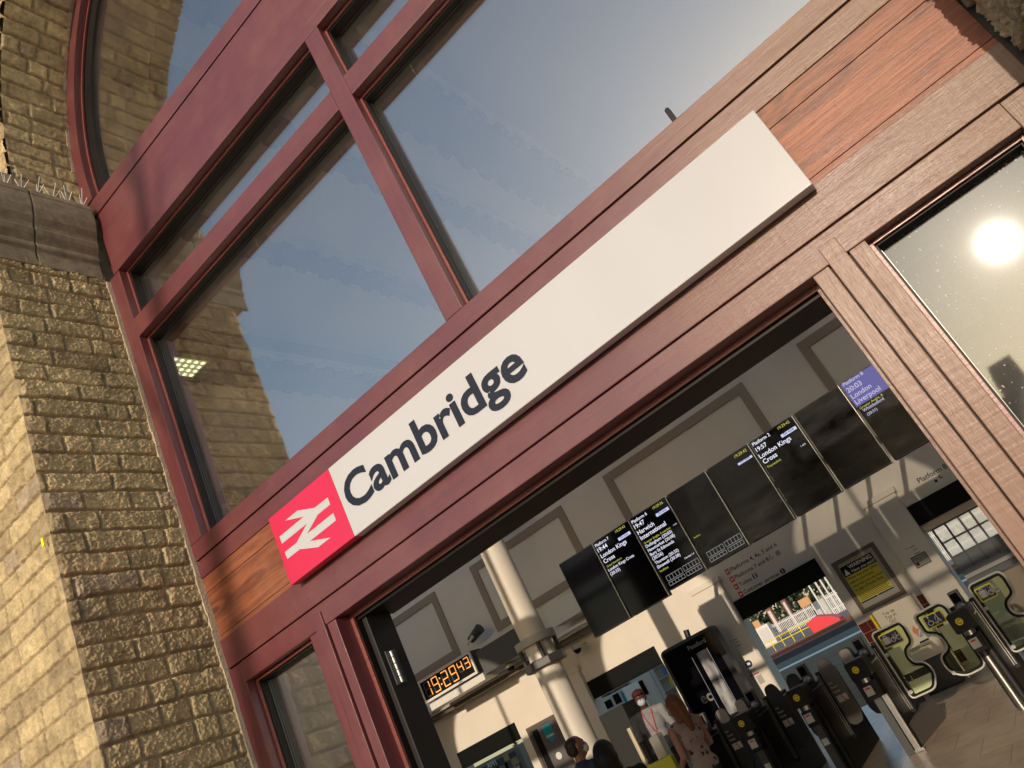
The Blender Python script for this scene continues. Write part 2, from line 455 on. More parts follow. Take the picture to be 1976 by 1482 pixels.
def brick_mat(name, attr=True, base=(0.5, 0.39, 0.22), sc=1.0):
    m = bpy.data.materials.new(name); m.use_nodes = True
    nt = m.node_tree; N = nt.nodes; L = nt.links
    b = N["Principled BSDF"]; b.inputs["Roughness"].default_value = 0.9; b.inputs["Specular IOR Level"].default_value = 0.15
    g = N.new("ShaderNodeNewGeometry")
    n1 = N.new("ShaderNodeTexNoise"); n1.inputs["Scale"].default_value = 28 * sc; n1.inputs["Detail"].default_value = 8; n1.inputs["Roughness"].default_value = 0.7
    L.new(g.outputs["Position"], n1.inputs["Vector"])
    n2 = N.new("ShaderNodeTexNoise"); n2.inputs["Scale"].default_value = 4 * sc; n2.inputs["Detail"].default_value = 6
    L.new(g.outputs["Position"], n2.inputs["Vector"])
    if attr:
        at = N.new("ShaderNodeAttribute"); at.attribute_name = "Col"; src = at.outputs["Color"]
    else:
        rg = N.new("ShaderNodeRGB"); rg.outputs[0].default_value = (*base, 1); src = rg.outputs[0]
    r1 = N.new("ShaderNodeMapRange"); r1.inputs["From Min"].default_value = 0.3; r1.inputs["From Max"].default_value = 0.7
    r1.inputs["To Min"].default_value = 0.62; r1.inputs["To Max"].default_value = 1.3
    L.new(n1.outputs[0], r1.inputs[0])
    vm = N.new("ShaderNodeVectorMath"); vm.operation = 'SCALE'
    L.new(src, vm.inputs[0]); L.new(r1.outputs[0], vm.inputs["Scale"])
    # soot and lichen
    r2 = N.new("ShaderNodeMapRange"); r2.inputs["From Min"].default_value = 0.52; r2.inputs["From Max"].default_value = 0.72; r2.inputs["To Max"].default_value = 0.6
    L.new(n2.outputs[0], r2.inputs[0])
    mx = N.new("ShaderNodeMix"); mx.data_type = 'RGBA'; mx.inputs["B"].default_value = (0.17, 0.13, 0.085, 1)
    L.new(vm.outputs[0], mx.inputs["A"]); L.new(r2.outputs[0], mx.inputs["Factor"])
    L.new(mx.outputs["Result"], b.inputs["Base Color"])
    n3 = N.new("ShaderNodeTexNoise"); n3.inputs["Scale"].default_value = 130 * sc; n3.inputs["Detail"].default_value = 6; n3.inputs["Roughness"].default_value = 0.75
    L.new(g.outputs["Position"], n3.inputs["Vector"])
    bp = N.new("ShaderNodeBump"); bp.inputs["Strength"].default_value = 0.55; bp.inputs["Distance"].default_value = 0.005
    L.new(n3.outputs[0], bp.inputs["Height"]); L.new(bp.outputs[0], b.inputs["Normal"])
    return m

M = {}
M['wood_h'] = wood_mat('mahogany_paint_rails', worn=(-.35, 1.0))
M['wood_v'] = wood_mat('mahogany_paint_posts', vertical=True)
M['wood_w'] = wood_mat('weathered_rails', base=(0.27, 0.115, 0.075), dark=(0.13, 0.05, 0.035), pale=(0.36, 0.24, 0.17), weather=0.5, grain=0.7, bumps=0.8)
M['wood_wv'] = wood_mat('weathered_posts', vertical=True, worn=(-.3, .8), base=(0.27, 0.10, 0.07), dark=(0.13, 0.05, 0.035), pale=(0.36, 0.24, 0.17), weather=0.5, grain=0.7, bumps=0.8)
M['wood_o'] = wood_mat('orange_hardwood', base=(0.38, 0.115, 0.045), dark=(0.10, 0.028, 0.018), pale=(0.42, 0.20, 0.10), weather=0.35, grain=0.9, rough=0.5, coat=0.15, bumps=0.7, knots=True)
M['sash'] = mat('dark_sash_paint', (0.009, 0.006, 0.006), 0.5, spec=.3)
M['bead'] = wood_mat('mahogany_bead', base=(0.26, 0.06, 0.045))
M['alu'] = mat('spacer_metal', (0.12, 0.12, 0.115), 0.3, 0.9)
M['glass'] = glass_mat('window_glass', f0=.38, gcol=(1.0, .97, .92), dust_haze=0.24, spots=.16)  # the dust here also paints a pale haze over the sky reflection
M['glass_dusty'] = glass_mat('dusty_glass', gcol=(.84, .92, 1.0), dust_haze=0.65, f0=.075, rough=0.028, glow=0.0022, spots=.5, tint=(.36, .37, .39))
M['brick'] = brick_mat('gault_brick')
M['stone'] = brick_mat('limestone', attr=False, base=(0.28, 0.235, 0.17), sc=0.7)
M['plainbrick'] = brick_mat('plain_brickwork', attr=False, base=(0.40, 0.32, 0.2), sc=1.0)
M['mortar'] = mat('lime_mortar', (0.55, 0.46, 0.32), 0.95, bump=0.6, bscale=120, noise=0.15)
M['sign_white'] = mat('sign_white_enamel', (0.555, 0.55, 0.56), 0.22, noise=0.035, nscale=1.3, spec=0.4, stretch=(1, 1, .35), rvar=.08)
M['sign_red'] = mat('sign_red_enamel', (0.66, 0.022, 0.075), 0.25)
M['ink'] = mat('navy_lettering', (0.014, 0.018, 0.032), 0.4, spec=.3)
M['steel'] = mat('brushed_steel', (0.6, 0.58, 0.55), 0.28, 1.0, bump=0.05, bscale=300, stretch=(1, 1, 8))
M['spike'] = mat('spike_wire', (0.8, 0.8, 0.8), 0.45, 0.3)
# ------------------------------------------------------------------ rough brickwork as real relief
def vnoise(shape, cell, rs):
    """smooth value noise on a grid, cell in samples"""
    ny, nx = shape
    gy, gx = int(ny / cell) + 3, int(nx / cell) + 3
    g = rs.rand(gy, gx)
    y = np.arange(ny) / cell; x = np.arange(nx) / cell
    yi = y.astype(int); xi = x.astype(int)
    fy = (y - yi)[:, None]; fx_ = (x - xi)[None, :]
    fy = fy * fy * (3 - 2 * fy); fx_ = fx_ * fx_ * (3 - 2 * fx_)
    a = g[yi][:, xi]; b = g[yi][:, xi + 1]; c = g[yi + 1][:, xi]; d = g[yi + 1][:, xi + 1]
    return (a * (1 - fx_) + b * fx_) * (1 - fy) + (c * (1 - fx_) + d * fx_) * fy

def relief(S, Z, res, seed, course=0.081, relief_h=0.009, rough_h=0.0105, lengths=(0.215, 0.105), edge=0.0):
    """height and colour of rough faced brick courses over S (along) x Z (up) metres"""
    rs = np.random.RandomState(seed)
    ns, nz = int(S / res) + 1, int(Z / res) + 1
    s = np.linspace(0, S, ns); z = np.linspace(0, Z, nz)
    SS, ZZ = np.meshgrid(s, z)
    warp = (vnoise((nz, ns), 0.16 / res, rs) - 0.5) * 0.010
    ZW = ZZ + warp
    SW = SS + (vnoise((nz, ns), 0.03 / res, rs) - 0.5) * 0.005 + (vnoise((nz, ns), 0.012 / res, rs) - 0.5) * 0.006
    ZW = ZW + (vnoise((nz, ns), 0.02 / res, rs) - 0.5) * 0.005 + (vnoise((nz, ns), 0.009 / res, rs) - 0.5) * 0.004
    row = np.floor(ZW / course).astype(int); row = np.clip(row, 0, int(Z / course) + 1)
    dz = np.minimum(ZW - row * course, (row + 1) * course - ZW)
    ds = np.full_like(SS, 1.0)
    bid = np.zeros(SS.shape, int)
    nb = 0
    for r in range(row.max() + 1):
        e = [-rs.rand() * 0.15]
        while e[-1] < S + 0.3:
            L = lengths[0] if rs.rand() < 0.58 else lengths[1]
            e.append(e[-1] + L * (0.74 + 0.5 * rs.rand()))
        e = np.array(e)
        msk = row == r
        q = SW[msk]
        i = np.searchsorted(e, q) - 1
        i = np.clip(i, 0, len(e) - 2)
        ds[msk] = np.minimum(q - e[i], e[i + 1] - q)
        bid[msk] = nb + i
        nb += len(e)
    d = np.minimum(dz, ds)
    mort = 0.0042
    t = np.clip((d - mort) / 0.0030, 0, 1); t = t * t * (3 - 2 * t)
    pil = np.clip((d - mort) / 0.012, 0, 1) ** 0.5
    tone = rs.rand(nb + 5); offs = rs.rand(nb + 5)
    tx = (rs.rand(nb + 5) - 0.5) * 0.10; tz = (rs.rand(nb + 5) - 0.5) * 0.12
    n = (vnoise((nz, ns), 0.045 / res, rs) - 0.5) * 1.0
    # chipped faces: ridged noise
    n2 = 1 - np.abs(vnoise((nz, ns), 0.022 / res, rs) * 2 - 1)
    n3 = 1 - np.abs(vnoise((nz, ns), max(0.010 / res, 1.5), rs) * 2 - 1)
    n4 = vnoise((nz, ns), max(0.005 / res, 1.2), rs) - 0.5
    fac = np.floor(vnoise((nz, ns), 0.03 / res, rs) * 5) / 5 - .5
    rough = n * 0.25 + fac * .50 + (n2 - 0.5) * 0.30 + (n3 - 0.5) * 0.50 + n4 * 0.55
    h = t * (0.0045 + relief_h * (0.75 + 0.25 * pil) * (0.5 + 1.0 * offs[bid]) + rough_h * rough)
    h += (1 - t) * (vnoise((nz, ns), 0.015 / res, rs) - 0.5) * 0.003
    if edge:
        f = np.clip(SS / 0.02, 0, 1)
        h = h * f + edge * (1 - f)
    cb = np.array([0.60, 0.47, 0.26]); cd = np.array([0.41, 0.315, 0.18]); cp = np.array([0.46, 0.36, 0.24]); cm = np.array([0.40, 0.31, 0.19])
    tt = tone[bid][..., None]
    col = cb * (1 - tt) + cd * tt
    pk = (offs[bid] > 0.95)[..., None]
    col = np.where(pk, cp * 0.9, col)
    col = col * (0.86 + 0.28 * vnoise((nz, ns), 0.05 / res, rs))[..., None]
    col = cm * (1 - t[..., None]) + col * t[..., None]
    return s, z, h, col

def grid_mesh(name, P, col, mat_, parent, flip=False):
    nz, ns, _ = P.shape
    me = bpy.data.meshes.new(name)
    nv = nz * ns; nf = (nz - 1) * (ns - 1)
    idx = np.arange(nv).reshape(nz, ns)
    q = np.stack([idx[:-1, :-1], idx[:-1, 1:], idx[1:, 1:], idx[1:, :-1]], -1).reshape(-1, 4)
    if flip: q = q[:, ::-1]
    me.vertices.add(nv); me.vertices.foreach_set('co', P.reshape(-1).astype(np.float32))
    me.loops.add(nf * 4); me.loops.foreach_set('vertex_index', q.reshape(-1).astype(np.int32))
    me.polygons.add(nf); me.polygons.foreach_set('loop_start', (np.arange(nf) * 4).astype(np.int32))
    me.update(calc_edges=True)
    if col is not None:
        ca = me.color_attributes.new("Col", 'FLOAT_COLOR', 'POINT')
        c4 = np.ones((nv, 4), np.float32); c4[:, :3] = col.reshape(-1, 3)
        ca.data.foreach_set('color', c4.reshape(-1))
    me.validate()
    return link_mesh(name, me, mat_, parent)

# the arch: centre and radii in screen units
XC, HC, RO = -1.605, 4.88, 2.385
PX = 2.365              # half width below the springing
ax, az, ar = fx(XC), fh(HC), RO * k
YF = -0.775 * k         # plane of the outer wall face
YA = -0.48 * k          # plane of the inner arch order
SPACING = 4.12
TOP = 7.15

bw = thing('brick_wall', 'pale rough brick station wall with a tall round arch, left and top edge of the photo', 'wall', (ax, 0, 0))
# plain core of the arcade wall: piers, and spandrels over each arch
core = MB()
centres = [ax + SPACING * i for i in (-2, -1, 0, 1)]
r2 = 2.58 * k
def arch_slab(mb, cx, r, half, y0, y1, left, right, top, n=40):
    xs = [cx + r * math.cos(math.pi * (1 - i / n)) for i in range(n + 1)]
    zs = [az + r * math.sin(math.pi * (1 - i / n)) for i in range(n + 1)]
    mb.box(left, cx - half, y0, y1, 0, az)
    mb.box(left, cx - r, y0, y1, az, top)
    mb.box(cx + half, right, y0, y1, 0, az)
    mb.box(cx + r, right, y0, y1, az, top)
    vs = []; fs = []
    for x, z in zip(xs, zs):
        vs += [(x, y0, z), (x, y0, top), (x, y1, z), (x, y1, top)]
    for i in range(n):
        a = i * 4; b = a + 4
        fs += [(a, b, b + 1, a + 1), (a + 2, a + 3, b + 3, b + 2), (a, a + 2, b + 2, b), (a + 1, b + 1, b + 3, a + 3)]
    mb.add(vs, fs)
for i, cx in enumerate(centres):
    half = PX * k + 0.012
    arch_slab(core, cx, ar + 0.012, half, YA + 0.012, 0.16, cx - SPACING / 2, cx + SPACING / 2, TOP)
    arch_slab(core, cx, r2, half, YF + 0.012, YA + 0.012, cx - SPACING / 2, cx + SPACING / 2, TOP)
core.box(centres[-1] + SPACING / 2, 16, YF, 0.16, 0, TOP)
core.box(-30, centres[0] - SPACING / 2, YF, 0.16, 0, TOP)
core.build('brickwork', M['plainbrick'], bw)
# detailed faces round the near arch
RES = 0.0031
xl = ax - PX * k        # left reveal plane
XR = fx(0.785)
z_imp = fh(4.0)
zb = 0.9
rs0 = np.random.RandomState(5)
def corner(zz):         # wandering arris shared by the two faces of a corner
    return 0.006 + 0.006 * np.interp(zz, np.arange(0, 9, 0.0405), rs0_tab)
rs0_tab = rs0.rand(len(np.arange(0, 9, 0.0405)))
s, z, h, c = relief(-YF + 0.0, z_imp - zb + 0.04, RES, 11)
Zg = zb + z
c0 = corner(Zg)[:, None]
f = np.clip(s / 0.022, 0, 1)[None, :]
hh = h * f + c0 * (1 - f)
f2 = np.clip((s[-1] - s) / 0.016, 0, 1)[None, :]; hh = hh * f2 + .001 * (1 - f2)
P = np.empty(h.shape + (3,))
P[..., 0] = xl + hh
P[..., 1] = (YF - c0) + (s[None, :] / s[-1]) * (-YF + c0)
P[..., 2] = Zg[:, None]
grid_mesh('reveal_brickwork', P, c, M['brick'], bw, flip=False)
pier = SPACING - 2 * PX * k
s, z, h, c = relief(pier, z_imp - zb + 0.3, RES, 23, relief_h=0.005, rough_h=0.0065)
Zg = zb + z
c0 = corner(Zg)[:, None]
f = np.clip(s / 0.022, 0, 1)[None, :]
hh = h * f + c0 * (1 - f)
P = np.empty(h.shape + (3,))
P[..., 0] = xl + c0 - (s[None, :] / s[-1]) * (pier + c0)
P[..., 1] = YF - hh
P[..., 2] = Zg[:, None]
grid_mesh('pier_brickwork', P, c, M['brick'], bw, flip=True)
s, z, h, c = relief(1.3, z_imp - 1.0, RES * 1.3, 29, relief_h=0.005, rough_h=0.0065)
P = np.empty(h.shape + (3,))
P[..., 0] = ax + PX * k + .012 + s[None, :]; P[..., 1] = YF + .004 - h; P[..., 2] = (1.0 + z)[:, None]
grid_mesh('pier_brickwork', P, c, M['brick'], bw, flip=False)
# arch soffit, ring face and the outer ring
def arc_patch(name, seed, r, y0, y1, a0, a1, res=0.006, soffit=True, r1=None, **kw):
    L = r * (a1 - a0)
    if soffit:
        s, z, h, c = relief(y1 - y0, L, res, seed, **kw)
        A = math.pi - (z / L) * (a1 - a0) - a0
        P = np.empty(h.shape + (3,))
        rr = r - h
        P[..., 0] = ax + rr * np.cos(A)[:, None]; P[..., 2] = az + rr * np.sin(A)[:, None]
        P[..., 1] = y0 + s[None, :]
    else:
        s, z, h, c = relief(r1 - r, L, res, seed, **kw)
        A = math.pi - (z / L) * (a1 - a0) - a0
        rr = r + s[None, :]
        P = np.empty(h.shape + (3,))
        P[..., 0] = ax + rr * np.cos(A)[:, None]; P[..., 2] = az + rr * np.sin(A)[:, None]
        P[..., 1] = y0 - h
    return grid_mesh(name, P, c, M['brick'], bw, flip=soffit)
arc_patch('soffit_brickwork', 31, ar, YA, 0.0, -0.12, 2.2, lengths=(0.2, 0.1), rough_h=0.005, relief_h=.006)
arc_patch('arch_ring', 37, ar, YA + 0.004, 0, -0.12, 2.2, soffit=False, r1=r2, lengths=(0.07, 0.12))
arc_patch('outer_soffit_brickwork', 39, r2, YF, YA, -0.12, 2.2, lengths=(0.2, 0.1))
# spandrel left of the arch, as far as the photo could see
# right reveal, mirrored, rougher and shallower
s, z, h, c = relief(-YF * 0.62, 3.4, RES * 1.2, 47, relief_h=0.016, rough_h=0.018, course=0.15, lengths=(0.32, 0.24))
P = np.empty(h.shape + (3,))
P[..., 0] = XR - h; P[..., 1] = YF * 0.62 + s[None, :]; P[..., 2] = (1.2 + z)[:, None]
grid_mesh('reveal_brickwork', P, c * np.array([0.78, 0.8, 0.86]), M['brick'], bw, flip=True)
mb = MB(); mb.box(XR + 0.0, XR + 0.12, YF * 0.62, 0.1, 0, fh(4.0)); mb.build('reveal_core', M['plainbrick'], bw)

# moulded stone impost with lead flashing joint, on the left reveal
imp = thing('impost', 'moulded grey stone impost block on the left pier, under the bird spikes', 'stone ledge', (xl, YF / 2, z_imp))
prof = [(0.0, 4.0), (0.035, 4.0), (0.035, 4.13), (0.055, 4.15), (0.06, 4.17), (0.05, 4.19), (0.06, 4.21), (0.085, 4.25), (0.10, 4.29), (0.09, 4.30),
        (0.10, 4.33), (0.13, 4.38), (0.15, 4.45), (0.155, 4.50), (0.15, 4.57), (0.155, 4.58), (0.15, 4.62), (0.0, 4.66)]
def impost_piece(name, y0, y1, m_, ends=0.0):
    q = MB(); n = len(prof)
    p2 = [(xl + p * k * 0.80, fh(h_)) for p, h_ in prof]
    vs = [(x, y0, z_) for x, z_ in p2] + [(x, y1, z_) for x, z_ in p2]
    fs = [tuple(range(n)), tuple(range(2 * n - 1, n - 1, -1))] + [(i, i + n, (i + 1) % n + n, (i + 1) % n) for i in range(n)]
    q.add(vs, fs)
    return q.build(name, m_, imp, bevel=0.004)
impost_piece('moulded_block', YF - 0.10, YF * 0.62, M['stone'])
impost_piece('moulded_block', YF * 0.62 + 0.006, -0.025, M['stone'])
q = MB(); q.box(xl - pier, xl + 0.02, YF - 0.08, YF + 0.02, fh(4.0), fh(4.62)); q.build('return_block', M['stone'], imp, bevel=0.01)
# bird spikes
sp = thing('bird_spikes', 'row of thin steel bird spikes standing on top of the stone impost', 'bird spikes', (xl + 0.05, YF / 2, fh(4.64)))
q = MB(); q.box(xl + 0.03, xl + 0.055, YF - 0.05, -0.05, fh(4.635), fh(4.635) + 0.004); q.build('base_strip', M['steel'], sp)
rs = random.Random(3)
for i in range(8):
    y = YF - 0.02 + i * 0.066
    if y > -0.045: break
    for dx, dz in ((0.020 + rs.uniform(-.01, .01), 0.10), (-0.012, 0.095), (0.045, 0.035)):
        q = MB(); b = Vector((xl + 0.043, y, fh(4.635)))
        q.tube([b, b + Vector((dx, rs.uniform(-.022, .022), dz * rs.uniform(.85, 1.1)))], 0.0015, 5)
        q.build('spike', M['spike'], sp)
# mortar fillet between brick and timber
q = MB()
pts = [fh(x) for x in np.linspace(-2.8, 3.98, 60)]
rs = random.Random(8)
for i in range(59):
    wob = rs.uniform(-.002, .002)
    q.box(xl - 0.002, fx(-3.938) + wob * .5, -0.018 + wob, 0.01, pts[i], pts[i + 1])
q.build('pointing_fillet', M['mortar'], bw)
q = MB(); n = 60
for i in range(n):
    a0 = math.pi * (0.985 - 0.6 * i / n); a1 = math.pi * (0.985 - 0.6 * (i + 1) / n)
    r0, r1 = ar - 0.010, ar + 0.004
    vs = [(ax + r * math.cos(a), y, az + r * math.sin(a)) for y in (-0.014, 0.01) for a, r in ((a0, r0), (a1, r0), (a1, r1), (a0, r1))]
    q.add(vs, [(0, 1, 2, 3), (7, 6, 5, 4), (0, 4, 5, 1), (1, 5, 6, 2), (2, 6, 7, 3), (3, 7, 4, 0)])
q.build('pointing_fillet', M['mortar'], bw)
q = MB(); q.box(fx(0.737), XR + 0.01, 0.02, 0.05, 0, fh(4.4)); q.build('shaded_gap_strip', mat('shaded_gap_strip', (0.09, 0.075, 0.065), 0.5, 0.3), bw)  # gap strip; the shade cast by the reveal is put into its dark colour
# yellow sticker-like survey mark on the pier face
q = MB(); q.box(fx(-3.97) - 0.012, fx(-3.97) - 0.026, YF - 0.026, YF - 0.022, fh(1.98), fh(2.03)); 
tag(q.build('survey_mark', mat('yellow_tag', (0.85, 0.85, 0.02), 0.5)), 'tiny bright yellow survey tag stuck on the pale brick corner', 'tag')

# ------------------------------------------------------------------ timber entrance screen
sc_ = thing('timber_screen', 'glossy red-brown timber entrance screen with tall panes, filling the arch', 'entrance screen', (ax, 0, 0))
def fr(name, m_, *boxes, bevel=0.0025, parent=sc_):
    q = MB()
    for x0, x1, y0, y1, h0, h1 in boxes:
        q.box(fx(x0), fx(x1), y0 * k, y1 * k, fh(h0), fh(h1))
    return q.build(name, m_, parent, bevel=bevel)
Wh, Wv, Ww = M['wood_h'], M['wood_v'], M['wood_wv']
g = 0.009
fr('stile', Wv, (-3.955, -3.822, 0, .2, 1.885, 3.996))
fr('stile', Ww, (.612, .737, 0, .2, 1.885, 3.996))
fr('stile', Wv, (-3.955, -3.824, 0, .2, -2.84, 1.088))
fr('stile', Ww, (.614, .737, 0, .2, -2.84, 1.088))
# head beam: three boards
fr('head_beam', Wh, (-3.885, .70, 0, .22, 4.002, 4.085), (-3.885, .70, 0.004, .22, 4.085 + g * .5, 4.566), (-3.92, .76, 0, .22, 4.566 + g, 4.716))
fr('head_beam_core', M['sash'], (-3.88, .70, 0.02, .215, 4.01, 4.70), bevel=0)
fr('transom_rail', Wh, (-3.822, -1.6535, 0.001, .19, 3.41, 3.558))
fr('transom_rail', Wh, (-1.535, .612, 0.001, .19, 3.41, 3.558))
fr('mullion', Wv, (-1.652, -1.535, 0, .19, 1.884, 4.001))
fr('sill_rail', Wh, (-3.953, .737, 0, .21, 1.768 + g, 1.883))
fr('upper_board', Wh, (-3.953, .737, 0.003, .16, 1.663, 1.768))
fr('infill_panel', M['wood_o'], (-3.953, .737, 0.012, .12, 1.572, 1.663), (-3.953, .737, 0.013, .12, 1.299, 1.569), (-3.953, .737, 0.012, .12, 1.269, 1.296), bevel=0.001)
fr('lower_board', Wh, (-3.953, .737, 0.002, .18, 1.09 + g, 1.269))
fr('lintel', Wh, (-3.823, .613, 0, .22, .976, 1.09))
fr('screen_core', M['sash'], (-3.94, .73, 0.05, .15, 1.0, 1.80), bevel=0)
# door posts, each with a raised cover strip
for s_ in (0, 1):
    f_ = (lambda x: x) if s_ else (lambda x: 2 * XC - x)
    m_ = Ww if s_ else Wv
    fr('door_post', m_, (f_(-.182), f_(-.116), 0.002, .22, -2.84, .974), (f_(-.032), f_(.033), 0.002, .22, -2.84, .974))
    fr('cover_strip', m_, (f_(-.1095), f_(-.0385), -.012, .1, -2.84, 1.050))
    fr('post_core', M['sash'], (f_(-.15), f_(.0), 0.03, .2, -2.83, 0.97), bevel=0)
    # rails under the side pane
    a, b_ = f_(.033), f_(.612)
    fr('side_panel', m_, (a, b_, 0.01, .15, -2.8, -1.25))
# arched head
def ring(name, m_, r0, r1, y0, y1, a0=0.0, a1=math.pi, n=72, parent=sc_):
    q = MB(); vs = []; fs = []
    for i in range(n + 1):
        a = a0 + (a1 - a0) * i / n
        for y in (y0, y1):
            for r in (r0, r1):
                vs.append((ax + r * k * math.cos(a), y * k, az + r * k * math.sin(a)))
    for i in range(n):
        b = i * 4; c_ = b + 4
        fs += [(b, c_, c_ + 1, b + 1), (b + 2, b + 3, c_ + 3, c_ + 2), (b, b + 2, c_ + 2, c_), (b + 1, c_ + 1, c_ + 3, b + 3)]
    fs += [(0, 1, 3, 2), (n * 4, n * 4 + 2, n * 4 + 3, n * 4 + 1)]
    q.add(vs, fs)
    return q.build(name, m_, parent, smooth=True)
aa = -0.065
ring('arched_frame', Wv, 2.262, 2.372, 0, .2, aa, math.pi - aa)
ring('arched_bead', M['bead'], 2.246, 2.262, .055, .07, aa, math.pi - aa)
ring('arched_sash', M['sash'], 2.155, 2.262, .075, .125, aa, math.pi - aa)
fr('fan_bar', Wv, (-1.652, -1.535, 0.004, .19, 4.716, 7.12))
# window openings: bead, dark sash, glass
def window(x0, x1, h0, h1, gm, yg=.13, sash=.022, bead=.014, arched=False):
    y = yg
    fr('bead', M['bead'], (x0, x0 + bead, .058, .072, h0, h1), (x1 - bead, x1, .058, .072, h0, h1), (x0 + bead, x1 - bead, .058, .072, h1 - bead, h1), (x0 + bead, x1 - bead, .058, .072, h0, h0 + bead), bevel=0.0008)
    so_ = fr('sash', M['sash'], (x0, x0 + sash, .075, .2, h0, h1), (x1 - sash, x1, .075, .2, h0, h1), (x0 + sash, x1 - sash, .075, .2, h1 - sash, h1), (x0 + sash, x1 - sash, .075, .2, h0, h0 + sash), bevel=0.001)
    fr('spacer', M['alu'], (x0 + sash, x0 + sash + .003, y - .012, y - .004, h0 + sash, h1 - sash), (x1 - sash - .003, x1 - sash, y - .012, y - .004, h0 + sash, h1 - sash), (x0 + sash, x1 - sash, y - .012, y - .004, h1 - sash - .003, h1 - sash), bevel=0)
    fr('pane', gm, (x0 + sash * .5, x1 - sash * .5, y, y + .008, h0 + sash * .5, h1 - sash * .5), bevel=0)
G_, GD = M['glass'], M['glass_dusty']
window(-3.822, -1.652, 1.883, 3.41, G_)
window(-1.535, .612, 1.883, 3.41, G_)
window(-3.822, -1.652, 3.558, 4.002, G_, yg=.15)
window(-1.535, .612, 3.558, 4.002, G_, yg=.15)
window(.033, .612, -1.25, .972, GD)
window(2 * XC - .612, 2 * XC - .033, -1.25, .972, G_)
# glass of the arched head, two halves
for s0, s1 in ((math.pi / 2 + .03, math.pi), (0, math.pi / 2 - .03)):
    r = 2.2; pts = []
    for i in range(41):
        a = s0 + (s1 - s0) * i / 40
        pts.append((ax + r * k * math.cos(a), max(az + r * k * math.sin(a), fh(4.70))))
    xm = fx(XC - .05) if s0 > 1 else fx(XC + .05)
    pts.append((pts[-1][0], fh(4.70))) if s0 > 1 else pts.insert(0, (pts[0][0], fh(4.70)))
    if s0 > 1: pts = pts + [(xm, fh(4.70))]
    else: pts = [(xm, fh(4.70))] + pts
    q = MB(); q.prism(pts, .10 * k, .108 * k); q.build('pane', G_, sc_)
# door head and jamb linings inside the opening
Lx0, Lx1 = 2 * XC + .182, -.182
fr('door_bead', M['bead'], (Lx0, Lx1, .10, .118, .952, .976), (Lx0, Lx0 + .022, .10, .118, -2.84, .952), bevel=0.001)
fr('door_bead', Ww, (Lx1 - .022, Lx1, .10, .118, -2.84, .952), bevel=0.001)
fr('door_lining', M['sash'], (Lx0 + .012, Lx1 - .012, .13, .42, .935, .985), (Lx0 + .0, Lx0 + .022, .12, .30, -2.84, .935), (Lx1 - .016, Lx1, .12, .22, -2.84, .935), bevel=0)

# the door leaf folded back into the hall, with its hinge
dl = thing('entrance_door', 'near-black door leaf folded back inside the left side of the doorway', 'door', (fx(-2.98), 0.4, 0))
q = MB(); q.box(fx(-3.0), fx(-2.965), .15 * k, .335 * k, 0.01, fh(.947)); q.build('leaf', mat('black_door', (0.012, 0.010, 0.010), 0.55), dl, bevel=0.003)
q = MB(); q.box(fx(-2.965), fx(-2.958), .185 * k, .26 * k, fh(.55), fh(.73)); hp = q.build('hinge', mat('hinge_plate', (0.10, 0.10, 0.11), 0.6, 0.4, noise=.2), dl)
q = MB()
for i in range(5):
    q.cyl(fx(-2.95), .215 * k, fh(.555 + .034 * i), fh(.585 + .034 * i), 0.006, 12)
q.build('hinge_pin', M['steel'], hp)

# ------------------------------------------------------------------ the station name sign
YS = -0.045            # face of the sign in metres
ks = D + YS
def sx_(u): return u * ks
def sz_(w): return H + w * ks
sg = thing('station_sign', 'long white Cambridge name board with red double arrow square, over the doorway', 'station sign', (sx_(-.5385), 0, sz_(.424)))
xa, xb, xm, za, zt = sx_(-1.082), sx_(.0048), sx_(-.8999), sz_(.4240), sz_(.5597)
q = MB(); q.box(xm, xb, YS, -0.006, za, zt); q.build('white_board', M['sign_white'], sg, bevel=0.0035, seg=3)
q = MB(); q.box(xa, xm - 0.0006, YS, -0.006, za, zt); rb = q.build('red_board', M['sign_red'], sg, bevel=0.0035, seg=3)
q = MB(); q.box(xa + .02, xb - .02, -0.010, 0.012, za + .012, zt - .012); q.build('back_tray', M['sash'], sg)
logo = [(-1.0675, .5155), (-.9935, .5158), (-1.0401, .5338), (-1.0035, .5338), (-.9615, .5157), (-.9240, .5153), (-.9243, .5010), (-.9600, .5010),
        (-1.0005, .4845), (-.9246, .4843), (-.9250, .4698), (-1.0000, .4697), (-.9510, .4503), (-.9865, .4503), (-1.0300, .4696), (-1.0675, .4698), (-1.0680, .4840),
        (-1.0325, .4838), (-.9919, .5008), (-1.0676, .5010)]
q = MB(); q.prism([(sx_(u), sz_(w)) for u, w in logo], YS - 0.0012, YS + 0.002); q.build('double_arrow', M['sign_white'], rb)
q = MB(); put_text(q, "Cambridge", 0, 0, YS - 0.0012, 1, bold=0.026, fit=(sx_(-.8857), sx_(-.4606), sz_(.4425), sz_(.5262)))
q.build('lettering', M['ink'], sg)
pS = W(-.0815, .6470, 1.945); q = MB(); q.box(pS.x - .007, pS.x + .007, pS.y - .010, pS.y + .010, pS.z - .10, pS.z); q.cyl(pS.x, pS.y, pS.z - .1, pS.z + .006, .006, 12)
tag(q.build('window_sensor', M['sash'], bevel=.002), 'small black sensor standing on the sill behind the big upper pane', 'sensor')
